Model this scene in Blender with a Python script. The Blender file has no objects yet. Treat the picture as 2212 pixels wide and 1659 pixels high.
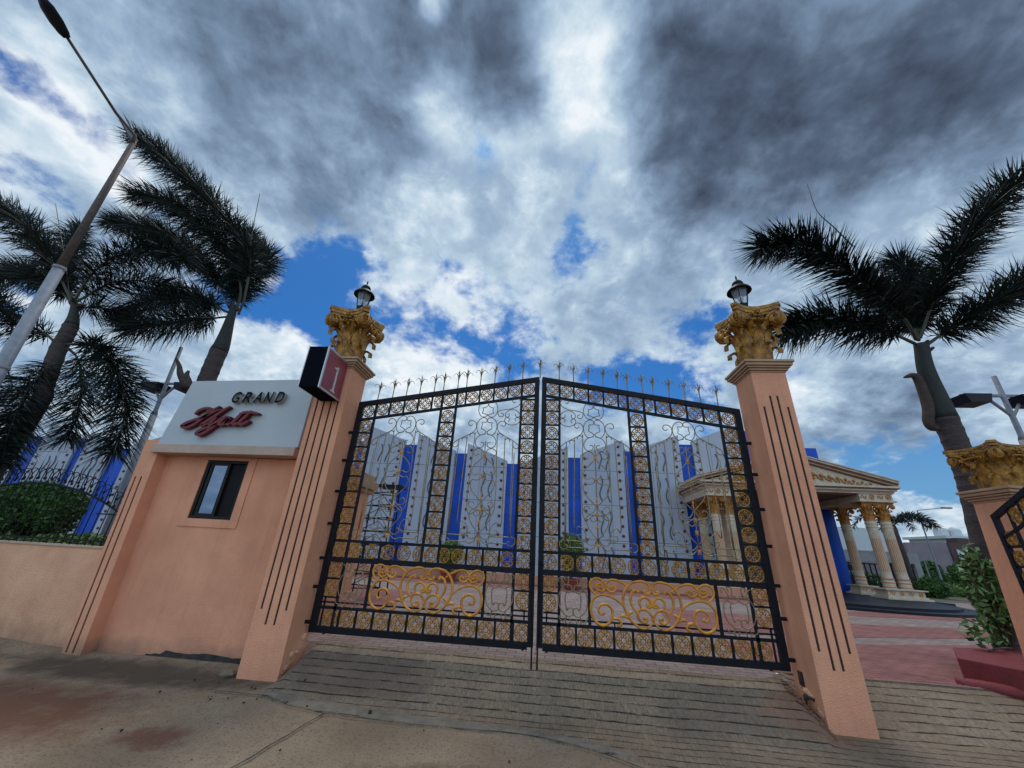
import bpy, math, random
from mathutils import Vector, Matrix, noise
random.seed(7)
R = math.radians
sc = bpy.context.scene
col = sc.collection

# ------------------------------------------------------------------ camera
cam_d = bpy.data.cameras.new('camera'); cam = bpy.data.objects.new('camera', cam_d); col.objects.link(cam)
sc.camera = cam
YAW, PITCH, ROLL = -.108, .4104, .0566
fwd = Vector((math.sin(YAW)*math.cos(PITCH), math.cos(YAW)*math.cos(PITCH), math.sin(PITCH)))
rt = Vector((math.cos(YAW), -math.sin(YAW), 0)); up = rt.cross(fwd)
r_ = rt*math.cos(ROLL)+up*math.sin(ROLL); u_ = up*math.cos(ROLL)-rt*math.sin(ROLL)
m = Matrix((r_, u_, -fwd)).transposed().to_4x4(); m.translation = Vector((.1475, -5.7094, 1.095))
cam.matrix_world = m
cam_d.sensor_width = 36; cam_d.lens = 36*824.932/2212; cam_d.clip_end = 3000; cam_d.clip_start = .05

# ------------------------------------------------------------------ data measured for the place (metres)
DATA = {"upper_sym":{"A":[[-0.831,3.055],[-0.793,3.016],[-0.728,3.021],[-0.684,3.085],[-0.675,3.168],[-0.705,3.244],[-0.763,3.277],[-0.818,3.253],[-0.82,3.205],[-0.782,3.173],[-0.747,3.166],[-0.752,3.12],[-0.737,3.075],[-0.791,3.061],[-0.824,3.033]],"B":[[-0.825,2.77],[-0.795,2.733],[-0.732,2.721],[-0.685,2.774],[-0.669,2.862],[-0.688,2.941],[-0.743,2.994],[-0.803,2.992],[-0.826,2.956],[-0.803,2.921],[-0.752,2.922],[-0.755,2.878],[-0.744,2.822],[-0.788,2.798],[-0.817,2.771]],"C":[[-0.818,2.736],[-0.722,2.704],[-0.672,2.637],[-0.675,2.56],[-0.725,2.516],[-0.785,2.531],[-0.804,2.568],[-0.79,2.599],[-0.751,2.597]],"D":[[-0.602,2.881],[-0.563,2.861],[-0.534,2.892],[-0.551,2.939],[-0.602,2.947],[-0.654,2.907],[-0.66,2.836],[-0.625,2.767],[-0.537,2.709],[-0.416,2.644],[-0.338,2.587],[-0.32,2.545],[-0.343,2.515],[-0.385,2.527],[-0.398,2.56]],"F":[[-0.569,2.691],[-0.58,2.725],[-0.615,2.745],[-0.642,2.723],[-0.652,2.671],[-0.627,1.613],[-0.813,1.615]],"G":[[-0.456,2.617],[-0.458,2.651],[-0.493,2.672],[-0.525,2.649],[-0.53,2.59],[-0.509,1.472],[-0.569,1.447],[-0.636,1.408],[-0.666,1.343],[-0.653,1.284],[-0.603,1.272],[-0.563,1.305],[-0.574,1.34],[-0.611,1.338]],"H":[[-0.407,2.636],[-0.39,1.257]],"I1":[[-0.738,2.416],[-0.7,2.397],[-0.659,2.41],[-0.654,2.46],[-0.716,2.503],[-0.782,2.489],[-0.815,2.43],[-0.824,2.396]],"I2":[[-0.824,2.396],[-0.769,2.332],[-0.689,2.253],[-0.651,2.174],[-0.663,2.117],[-0.711,2.1],[-0.769,2.122],[-0.814,2.072],[-0.746,2.027],[-0.673,2.03],[-0.645,1.969],[-0.678,1.875],[-0.751,1.795],[-0.817,1.724]],"I3":[[-0.821,1.732],[-0.797,1.672],[-0.754,1.629],[-0.691,1.625],[-0.647,1.671],[-0.666,1.715],[-0.706,1.721],[-0.727,1.69]],"I4":[[-0.831,1.567],[-0.799,1.601],[-0.713,1.602],[-0.672,1.545],[-0.694,1.456],[-0.763,1.352],[-0.819,1.293]],"I5":[[-0.83,1.564],[-0.792,1.524],[-0.754,1.526],[-0.736,1.559]],"I6":[[-0.818,1.286],[-0.767,1.225],[-0.706,1.221],[-0.668,1.258],[-0.681,1.299],[-0.715,1.301]],"J":[[-0.686,1.254],[-0.352,1.259],[-0.308,1.222],[-0.317,1.171],[-0.361,1.145],[-0.407,1.162],[-0.413,1.194],[-0.384,1.209]],"K":[[-0.412,1.173],[-0.657,1.175]],"L":[[-0.818,1.286],[-0.789,1.21],[-0.716,1.158],[-0.657,1.175]]},"axis":[[-0.83,2.893],[-0.822,1.293]],"upper_asym":{"E":[[-0.62,3.087],[-0.579,3.064],[-0.59,3.028],[-0.642,3.027],[-0.666,3.077],[-0.651,3.117],[-0.563,3.142],[-0.443,3.163],[-0.358,3.202],[-0.318,3.258],[-0.329,3.313],[-0.382,3.343],[-0.434,3.329],[-0.446,3.292],[-0.422,3.265],[-0.391,3.275]],"E1":[[-0.494,3.08],[-0.484,3.054],[-0.496,3.023],[-0.529,3.017],[-0.549,3.052],[-0.534,3.098],[-0.476,3.139],[-0.39,3.137],[-0.327,3.084],[-0.32,3.039],[-0.354,3.022],[-0.389,3.047],[-0.387,3.074]],"E2":[[-0.496,2.941],[-0.479,2.973],[-0.494,3.003],[-0.534,3.008],[-0.553,2.975],[-0.542,2.936],[-0.497,2.902],[-0.429,2.889],[-0.345,2.914],[-0.314,2.968],[-0.327,3.003],[-0.37,3.011],[-0.391,2.984],[-0.376,2.954]]},"big":{"a":[[-2.102,0.717],[-2.136,0.72],[-2.159,0.739],[-2.134,0.757],[-2.113,0.75],[-2.104,0.73]],"a1":[[-2.119,0.729],[-2.134,0.747],[-2.16,0.743],[-2.166,0.714],[-2.143,0.682],[-2.093,0.672],[-2.056,0.699],[-2.045,0.733],[-2.066,0.778],[-2.116,0.812],[-2.184,0.817],[-2.239,0.776],[-2.246,0.718],[-2.215,0.661],[-2.154,0.616]],"b1":[[-1.97,0.725],[-1.953,0.738],[-1.928,0.731],[-1.922,0.699],[-1.955,0.672],[-2.004,0.678],[-2.036,0.709],[-2.045,0.733],[-2.032,0.779],[-1.981,0.811],[-1.904,0.81],[-1.832,0.782],[-1.769,0.744],[-1.72,0.706]],"c":[[-2.087,0.423],[-2.108,0.41],[-2.134,0.424],[-2.147,0.463],[-2.128,0.508],[-2.075,0.527],[-2.021,0.518],[-1.981,0.481],[-1.972,0.434],[-1.984,0.37],[-2.029,0.313],[-2.098,0.289],[-2.168,0.312],[-2.222,0.371],[-2.241,0.441],[-2.235,0.522],[-2.188,0.598],[-2.109,0.631],[-2.032,0.627],[-1.952,0.603],[-1.878,0.559],[-1.822,0.506],[-1.786,0.429]],"c2":[[-1.984,0.37],[-1.939,0.377],[-1.894,0.364],[-1.871,0.338],[-1.879,0.307],[-1.906,0.301]],"d":[[-1.534,0.692],[-1.561,0.711],[-1.568,0.694],[-1.546,0.675],[-1.509,0.677],[-1.481,0.707],[-1.486,0.744],[-1.506,0.784],[-1.552,0.81],[-1.619,0.815],[-1.719,0.788],[-1.785,0.727],[-1.824,0.651],[-1.833,0.57],[-1.822,0.506],[-1.786,0.429],[-1.742,0.362],[-1.678,0.311],[-1.611,0.289],[-1.549,0.3],[-1.5,0.338],[-1.479,0.378]],"e":[[-1.642,0.69],[-1.64,0.71],[-1.668,0.709],[-1.711,0.682],[-1.735,0.624],[-1.733,0.559],[-1.704,0.497],[-1.665,0.452]],"f":[[-1.583,0.402],[-1.561,0.408],[-1.552,0.381],[-1.575,0.353],[-1.622,0.361],[-1.657,0.406],[-1.66,0.453],[-1.634,0.49],[-1.579,0.497],[-1.525,0.476],[-1.491,0.431],[-1.479,0.378]],"g":[[-1.514,0.552],[-1.538,0.563],[-1.529,0.531],[-1.496,0.526],[-1.482,0.558],[-1.503,0.605],[-1.544,0.631],[-1.59,0.628],[-1.627,0.594],[-1.629,0.549],[-1.608,0.503]],"l1":[[-1.778,0.383],[-1.814,0.408],[-1.856,0.409],[-1.872,0.393]],"l2":[[-1.774,0.391],[-1.772,0.43],[-1.752,0.451],[-1.721,0.457]]},"thin":{"t1":[[-0.582,0.765],[-0.593,0.806],[-0.564,0.816],[-0.54,0.791],[-0.544,0.729],[-0.55,0.69]],"t2":[[-0.663,0.745],[-0.67,0.783],[-0.639,0.793],[-0.606,0.748],[-0.586,0.703]],"t3":[[-0.498,0.678],[-0.508,0.708],[-0.561,0.72],[-0.62,0.694],[-0.59,0.65],[-0.546,0.63],[-0.504,0.647],[-0.489,0.679]],"t4":[[-0.602,0.695],[-0.657,0.616],[-0.665,0.511],[-0.633,0.424],[-0.57,0.37],[-0.519,0.366],[-0.479,0.397],[-0.491,0.448],[-0.534,0.46],[-0.561,0.429],[-0.581,0.516],[-0.579,0.605],[-0.555,0.634]],"t5":[[-0.57,0.37],[-0.575,0.326],[-0.616,0.309],[-0.654,0.329],[-0.662,0.364]],"t6":[[-0.569,0.356],[-0.578,0.298],[-0.546,0.278],[-0.523,0.301],[-0.52,0.33]]},"palm2":{"trunk":[[-9.21,3.0,7.33],[-9.17,3.0,6.85],[-9.1,3.0,6.0],[-9.13,3.0,5.2]],"fronds":[[[-8.97,3.0,7.0],[-8.78,2.77,7.59],[-8.93,2.53,8.91],[-9.88,2.3,9.98],[-12.06,2.07,11.93],[-13.34,1.83,12.94],[-14.01,1.6,13.35]],[[-9.07,3.0,7.17],[-9.09,2.84,7.88],[-9.6,2.68,8.81],[-10.64,2.52,9.81],[-12.26,2.36,10.9],[-13.69,2.2,11.25]],[[-9.36,3.0,7.25],[-10.53,3.15,8.6],[-12.19,3.3,9.9],[-14.35,3.45,11.05],[-16.39,3.6,11.61]],[[-9.35,3.0,7.1],[-10.38,3.3,7.64],[-11.43,3.6,8.06],[-13.08,3.9,8.3],[-14.64,4.2,7.66]],[[-9.28,3.0,6.94],[-10.25,3.07,6.89],[-11.63,3.13,6.78],[-12.72,3.2,6.63]],[[-9.15,3.0,7.01],[-9.36,3.3,8.07],[-9.45,3.6,9.04],[-9.65,3.9,9.9],[-10.5,4.2,10.83]],[[-9.19,3.0,7.01],[-10.05,3.53,8.81],[-10.68,4.07,10.07],[-11.47,4.6,11.94]]],"spear":[[-9.15,3.0,8.36],[-9.63,3.0,10.12],[-9.99,3.0,12.0]]},"palm1":{"trunk":[[-13.09,2.0,6.89],[-12.72,2.0,6.2],[-12.63,2.0,5.63],[-12.63,2.0,5.32],[-12.4,2.0,4.29],[-12.26,2.0,3.57]],"fronds":[[[-12.72,2.0,5.42],[-13.14,1.88,5.7],[-13.55,1.76,5.83],[-13.88,1.64,5.86],[-14.38,1.52,6.34],[-14.97,1.4,6.85]],[[-12.48,2.0,5.42],[-11.91,1.92,5.41],[-11.19,1.83,5.23],[-10.45,1.75,4.77],[-9.74,1.67,4.07],[-9.24,1.58,3.37],[-9.01,1.5,2.57]],[[-12.36,2.0,5.32],[-12.14,2.15,5.09],[-11.81,2.3,4.43],[-11.73,2.45,3.73],[-11.83,2.6,3.05]],[[-12.6,2.0,5.26],[-12.43,1.85,4.61],[-12.3,1.7,3.92],[-11.89,1.55,2.97],[-11.34,1.4,2.23]],[[-13.12,2.0,6.81],[-14.0,1.82,7.82],[-15.12,1.65,8.9],[-16.56,1.48,9.89],[-17.27,1.3,10.12]],[[-13.07,2.0,6.74],[-14.55,2.2,7.63],[-16.36,2.4,8.27],[-17.96,2.6,8.19]],[[-13.04,2.0,6.81],[-12.65,1.8,7.6],[-11.79,1.6,8.06],[-10.42,1.4,8.01],[-9.18,1.2,7.48]],[[-13.0,2.0,6.73],[-12.62,2.3,7.68],[-11.76,2.6,7.91],[-11.28,2.9,7.87]],[[-12.94,2.0,6.58],[-12.99,2.6,7.0],[-12.63,3.2,7.08]],[[-13.03,2.0,6.73],[-14.26,2.33,7.91],[-15.43,2.67,9.32],[-16.3,3.0,10.71]]],"spear":[[-13.28,2.0,6.97],[-14.22,2.0,8.31],[-15.95,2.0,10.66]]},"palmR":{"trunk":[[7.89,2.0,5.49],[7.78,2.0,4.9],[7.76,2.0,4.09],[7.76,2.0,3.44],[7.75,2.0,2.92],[7.68,2.0,2.34],[7.48,2.0,1.22],[7.36,2.0,0.42],[7.28,2.0,0.11]],"fronds":[[[7.78,2.0,5.52],[7.18,1.8,5.68],[6.48,1.6,5.71],[5.6,1.4,5.72],[4.71,1.2,5.37]],[[7.84,2.0,5.61],[7.5,1.72,5.93],[6.92,1.44,6.33],[6.15,1.16,6.94],[5.29,0.88,7.29],[4.33,0.6,6.91]],[[7.93,2.0,5.66],[8.46,1.75,6.75],[9.28,1.5,7.99],[10.23,1.25,9.0],[10.7,1.0,9.34]],[[7.97,2.0,5.47],[8.54,1.87,5.87],[9.09,1.73,6.17],[10.15,1.6,6.88]],[[7.88,2.0,5.6],[8.5,2.3,6.69],[8.93,2.6,7.71],[9.06,2.9,8.55]],[[7.88,2.0,5.6],[8.25,2.33,6.59],[8.35,2.67,7.36],[8.15,3.0,8.05]]],"spear":[[6.68,1.3,7.54],[6.43,1.3,8.12],[6.21,1.3,8.62],[6.21,1.3,9.47]]},"palm3":{"fronds":[[[-17.05,4.0,4.02],[-16.97,4.0,4.63],[-16.52,4.0,4.95],[-15.99,4.0,5.04]],[[-17.0,4.0,3.94],[-16.12,3.83,3.98],[-15.32,3.67,3.87],[-14.36,3.5,3.23]],[[-17.05,4.0,4.02],[-17.74,4.25,5.2],[-18.06,4.5,5.65]]],"trunk":[[-17.05,4.0,4.02]]},"sheathR":[[7.31,2.0,4.73],[7.52,2.0,4.77],[7.57,2.0,4.53],[7.54,2.0,4.09],[7.44,2.0,3.8],[7.47,2.0,3.66],[7.63,2.0,3.67]],"deadL":[[[-9.64,2.5,5.19],[-9.35,2.5,4.95],[-9.2,2.5,4.43]]],"stub":[[[-9.85,2.6,5.34],[-9.68,2.6,5.15],[-9.54,2.6,4.91],[-9.36,2.6,4.73],[-9.17,2.6,4.52]],[[-9.33,2.6,4.99],[-9.34,2.6,4.87],[-9.22,2.6,4.68],[-9.14,2.6,4.49]]],"gaps":[[-0.782,0.271,0.561,612.7,1.5],[-0.768,0.29,0.571,723.3,1.5],[-0.754,0.317,0.575,664.7,1.4],[-0.743,0.348,0.572,609.3,1.3],[-0.733,0.396,0.553,712.2,1.2],[-0.82,0.348,0.455,309.1,0.9],[-0.848,0.421,0.322,519.7,0.9],[-0.73,0.433,0.529,508.3,0.7],[-0.584,0.624,0.519,265.4,0.7],[-0.57,0.68,0.461,249.3,0.8],[-0.516,0.66,0.547,402.3,0.7],[-0.478,0.657,0.583,774.3,0.7],[-0.524,0.711,0.469,234.4,0.9],[-0.536,0.748,0.391,522.6,0.6],[-0.368,0.812,0.452,254.7,1],[-0.416,0.76,0.5,476.7,0.5],[-0.271,0.832,0.484,192.6,0.9],[-0.209,0.756,0.62,452.7,0.6],[-0.155,0.866,0.476,151.1,0.8],[-0.086,0.543,0.835,333.2,0.3],[-0.138,0.56,0.817,323.2,0.25],[-0.035,0.505,0.862,467.2,0.4],[0.262,0.883,0.391,118.8,1.2],[0.131,0.897,0.421,246.4,0.7],[0.33,0.867,0.373,181.8,0.9],[-0.071,0.821,0.567,107.7,0.5],[-0.433,0.668,0.606,382.1,0.8],[-0.22,0.747,0.627,335.6,0.8],[-0.332,0.762,0.556,259.0,0.6],[-0.119,0.836,0.535,189.0,0.6],[0.066,0.746,0.663,265.4,0.5],[0.389,0.788,0.478,308.2,0.7],[0.645,0.734,0.213,313.2,0.7],[0.609,0.771,0.186,290.7,0.7],[0.676,0.716,0.176,177.2,0.8],[0.592,0.764,0.256,426.1,0.4],[0.528,0.771,0.356,371.3,0.6],[-0.672,0.591,0.447,243.3,0.6],[0.642,0.755,0.134,225.6,0.5]],"dark":[[-0.326,0.395,0.859,69.2,0.6],[-0.441,0.411,0.798,68.8,0.4],[-0.157,0.385,0.91,195.1,1.3],[-0.099,0.434,0.896,212.3,1.4],[-0.073,0.482,0.873,369.4,0.9],[-0.016,0.397,0.918,143.1,0.8],[0.193,0.424,0.885,88.8,0.7],[0.25,0.457,0.854,108.8,1.3],[0.348,0.465,0.814,73.2,1.5],[0.434,0.462,0.773,65.4,1.6],[0.509,0.425,0.749,64.2,1.6],[0.481,0.515,0.709,153.2,1.2],[0.562,0.468,0.682,141.1,1],[0.604,0.399,0.69,91.9,1.3],[0.616,0.346,0.708,90.0,1.3],[0.338,0.541,0.77,99.2,0.9],[0.305,0.62,0.723,153.0,0.8],[0.351,0.63,0.692,224.3,0.7],[-0.622,0.278,0.732,83.6,0.4],[-0.521,0.345,0.781,56.5,0.3],[-0.534,0.444,0.719,105.3,0.45],[-0.396,0.482,0.781,73.8,0.5],[-0.353,0.528,0.772,152.6,0.5],[-0.625,0.375,0.684,127.3,0.4],[-0.699,0.306,0.646,635.3,0.3],[0.339,0.392,0.855,84.3,0.5],[-0.228,0.347,0.91,303.6,0.6],[0.564,0.783,0.261,256.9,0.5],[0.619,0.736,0.275,200.4,0.5],[0.655,0.716,0.242,221.4,0.3],[-0.775,0.365,0.516,154.0,0.3],[-0.491,0.562,0.666,85.5,0.25],[0.42,0.67,0.612,56.4,0.25]],"bright":[[-0.198,0.448,0.872,306.3,0.8],[-0.181,0.491,0.852,230.3,0.7],[-0.243,0.461,0.853,673.4,0.5],[-0.182,0.353,0.918,1875.1,1.2],[0.011,0.417,0.909,271.8,1],[0.058,0.462,0.885,175.7,1],[0.099,0.501,0.859,122.0,0.8],[0.023,0.487,0.873,166.1,0.5],[0.122,0.401,0.908,202.3,0.5],[0.134,0.555,0.821,154.1,0.5],[-0.242,0.509,0.826,349.1,0.6],[-0.778,0.296,0.554,945.5,1],[-0.764,0.326,0.557,660.0,1],[-0.759,0.361,0.542,606.4,1],[-0.747,0.398,0.533,723.5,0.9],[-0.744,0.428,0.513,928.9,0.6],[-0.79,0.333,0.515,220.9,0.8],[-0.842,0.437,0.316,633.0,0.5],[-0.63,0.674,0.385,150.4,0.7],[-0.59,0.716,0.374,202.0,0.7],[-0.41,0.823,0.393,166.3,0.5],[-0.337,0.859,0.385,110.2,0.7],[-0.248,0.884,0.397,152.9,0.5],[-0.225,0.862,0.453,424.0,0.5],[0.559,0.764,0.323,252.2,0.6],[0.541,0.789,0.292,381.4,0.5],[0.616,0.757,0.218,455.5,0.4],[-0.455,0.499,0.738,236.9,0.4],[-0.541,0.481,0.69,176.3,0.3],[-0.598,0.533,0.598,168.9,0.3],[-0.313,0.625,0.715,58.7,0.25],[-0.103,0.682,0.724,44.1,0.25],[0.118,0.7,0.705,70.9,0.2],[-0.362,0.74,0.567,118.3,0.3],[-0.223,0.795,0.564,109.8,0.3],[-0.666,0.261,0.699,172.0,0.3],[-0.757,0.261,0.6,191.8,0.3],[0.445,0.71,0.546,153.9,0.3],[0.635,0.543,0.549,244.2,0.2],[0.601,0.609,0.518,210.1,0.2],[-0.765,0.606,0.217,203.0,0.4],[-0.792,0.539,0.288,318.9,0.4],[0.62,0.778,0.104,314.5,0.4],[0.684,0.721,0.108,372.5,0.4]],"sun":[-0.059,0.371,0.927]}

# ------------------------------------------------------------------ light
sc.view_settings.view_transform = 'Standard'; sc.view_settings.look = 'None'
sc.view_settings.exposure = 0; sc.view_settings.gamma = 1
SUN = Vector(DATA['sun'])
sd = bpy.data.lights.new('sun', 'SUN'); sd.energy = 1.2; sd.angle = R(14); sd.color = (1, .95, .88)
so = bpy.data.objects.new('sun', sd); col.objects.link(so)
so.rotation_euler = SUN.to_track_quat('Z', 'Y').to_euler()

def build_world():
    w = bpy.data.worlds.new('World'); sc.world = w; w.use_nodes = True
    nt = w.node_tree; N = nt.nodes; L = nt.links; N.clear()
    def new(t, **k):
        n = N.new(t)
        for a, b in k.items(): setattr(n, a, b)
        return n
    def math_(op, a, b=None, c=None, clamp=False):
        n = new('ShaderNodeMath', operation=op); n.use_clamp = clamp
        for i, v in enumerate((a, b, c)):
            if v is None: continue
            if isinstance(v, (int, float)): n.inputs[i].default_value = v
            else: L.new(v, n.inputs[i])
        return n.outputs[0]
    def vm(op, a, b=None, s=None):
        n = new('ShaderNodeVectorMath', operation=op)
        for i, v in enumerate((a, b)):
            if v is None: continue
            if isinstance(v, (tuple, list)): n.inputs[i].default_value = v
            else: L.new(v, n.inputs[i])
        if s is not None: n.inputs['Scale'].default_value = s
        return n.outputs['Value'] if op == 'DOT_PRODUCT' else n.outputs[0]
    def ramp(f, lo, hi, a=0, b=1):
        n = new('ShaderNodeMapRange', interpolation_type='SMOOTHSTEP'); L.new(f, n.inputs[0])
        n.inputs[1].default_value = lo; n.inputs[2].default_value = hi; n.inputs[3].default_value = a; n.inputs[4].default_value = b
        return n.outputs[0]
    def noise_(v, scale, detail=8, rough=.55, dist=0, w4=0):
        n = new('ShaderNodeTexNoise', noise_dimensions='4D'); L.new(v, n.inputs['Vector'])
        n.inputs['W'].default_value = w4
        n.inputs['Scale'].default_value = scale; n.inputs['Detail'].default_value = detail
        n.inputs['Roughness'].default_value = rough; n.inputs['Distortion'].default_value = dist
        return n
    tc = new('ShaderNodeTexCoord'); d = vm('NORMALIZE', tc.outputs['Generated'])
    sp = new('ShaderNodeSeparateXYZ'); L.new(d, sp.inputs[0])
    dz = math_('MAXIMUM', sp.outputs[2], 0.0)
    den = math_('ADD', dz, .42)
    cb = new('ShaderNodeCombineXYZ'); L.new(math_('DIVIDE', sp.outputs[0], den), cb.inputs[0]); L.new(math_('DIVIDE', sp.outputs[1], den), cb.inputs[1])
    P = cb.outputs[0]                                   # a point on the flat cloud layer
    wn = noise_(P, 2.6, 5, .6)
    wv = vm('SCALE', vm('SUBTRACT', wn.outputs['Color'], (.5, .5, .5)), s=.26)
    wn2 = noise_(P, 9, 4, .6, w4=3)
    wv2 = vm('SCALE', vm('SUBTRACT', wn2.outputs['Color'], (.5, .5, .5)), s=.07)
    dw = vm('NORMALIZE', vm('ADD', vm('ADD', d, wv), wv2))
    def field(blobs, vec):
        acc = None
        for x, y, z, k, wgt in blobs:
            dot = vm('DOT_PRODUCT', vec, (x, y, z))
            e = math_('EXPONENT', math_('MULTIPLY_ADD', dot, 2*k, -2*k))
            acc = math_('MULTIPLY', e, wgt) if acc is None else math_('MULTIPLY_ADD', e, wgt, acc)
        return acc
    G = field(DATA['gaps'], dw); D = field(DATA['dark'], dw); B = field(DATA['bright'], dw)
    def billow(v, scale, w4, det=5):               # rounded heaps: folded noise summed over octaves
        n = noise_(v, scale, det, .52, .15, w4).outputs[0]
        return math_('SUBTRACT', 1, math_('MULTIPLY', math_('ABSOLUTE', math_('MULTIPLY_ADD', n, 2, -1)), 2.2))
    n1 = noise_(P, 3.6, 8, .5, .2, 1.3).outputs[0]
    n2 = noise_(P, 10, 9, .62, .3, 5.1).outputs[0]
    n3 = noise_(P, 30, 5, .55, .2, 8.7).outputs[0]
    b1 = billow(P, 7.0, 2.2, 4)
    soft = lambda f, k: math_('SUBTRACT', 1, math_('EXPONENT', math_('MULTIPLY', f, -k)))
    G = soft(G, 1.0); D = soft(D, .8); B = soft(B, .9)
    # cover: 1 = cloud, 0 = open blue sky
    c0 = math_('ADD', math_('MULTIPLY_ADD', n1, 1.1, .09), math_('MULTIPLY_ADD', n2, .75, -.375))
    c0 = math_('MULTIPLY_ADD', n3, .30, math_('ADD', c0, -.15))
    c1 = math_('MULTIPLY_ADD', G, -.52, c0); c1 = math_('MULTIPLY_ADD', D, .45, c1); c1 = math_('MULTIPLY_ADD', B, .10, c1)
    cover = ramp(c1, .26, .56)
    v0 = math_('MULTIPLY_ADD', n1, .85, -.425)
    v1 = math_('MULTIPLY_ADD', n2, 1.05, -.525)
    v2 = math_('MULTIPLY_ADD', n3, .28, -.14)
    nsum = math_('ADD', math_('ADD', v0, v1), v2)
    nsum = math_('MULTIPLY_ADD', b1, .16, nsum)
    nsum = math_('MULTIPLY', nsum, math_('MULTIPLY_ADD', D, -.25, 1))
    v = math_('ADD', .48, nsum)
    v = math_('MULTIPLY_ADD', B, .52, v)
    v = math_('MULTIPLY_ADD', D, -.46, v)
    rim = math_('MULTIPLY', ramp(c1, .34, .66, 1, 0), ramp(D, 0, .5, 1, 0)); v = math_('MULTIPLY_ADD', rim, .22, v)      # thin sunlit cloud edges
    cr = new('ShaderNodeValToRGB'); L.new(v, cr.inputs[0])
    el = cr.color_ramp.elements
    el[0].position = .0; el[0].color = (.045, .060, .098, 1)
    el[1].position = 1.05 if False else 1; el[1].color = (.86, .92, .97, 1)
    for p_, c_ in ((.20, (.095, .135, .205, 1)), (.42, (.19, .275, .40, 1)), (.62, (.33, .455, .61, 1)), (.80, (.55, .685, .80, 1))):
        e = el.new(p_); e.color = c_
    sky = new('ShaderNodeTexSky', sky_type='NISHITA'); sky.sun_disc = False
    sky.sun_elevation = math.asin(SUN.z); sky.sun_rotation = math.atan2(SUN.x, SUN.y)
    skm = vm('MULTIPLY', sky.outputs[0], (.017, .054, .100))
    # the clear air itself, paler near the horizon
    blue = new('ShaderNodeMix', data_type='RGBA'); L.new(ramp(sp.outputs[2], .0, .42), blue.inputs[0])
    blue.inputs['A'].default_value = (.17, .38, .62, 1); L.new(skm, blue.inputs['B'])
    mx = new('ShaderNodeMix', data_type='RGBA'); L.new(cover, mx.inputs[0]); L.new(blue.outputs['Result'], mx.inputs['A']); L.new(cr.outputs[0], mx.inputs['B'])
    # extra brightness added to the sky behind the camera to light the front faces
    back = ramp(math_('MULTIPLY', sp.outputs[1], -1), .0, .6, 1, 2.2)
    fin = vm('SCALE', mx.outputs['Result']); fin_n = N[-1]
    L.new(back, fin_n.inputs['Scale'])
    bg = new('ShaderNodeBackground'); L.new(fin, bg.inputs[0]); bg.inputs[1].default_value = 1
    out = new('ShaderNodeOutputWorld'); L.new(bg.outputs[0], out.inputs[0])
    w.cycles.sampling_method = 'MANUAL'; w.cycles.sample_map_resolution = 512
build_world()

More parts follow.
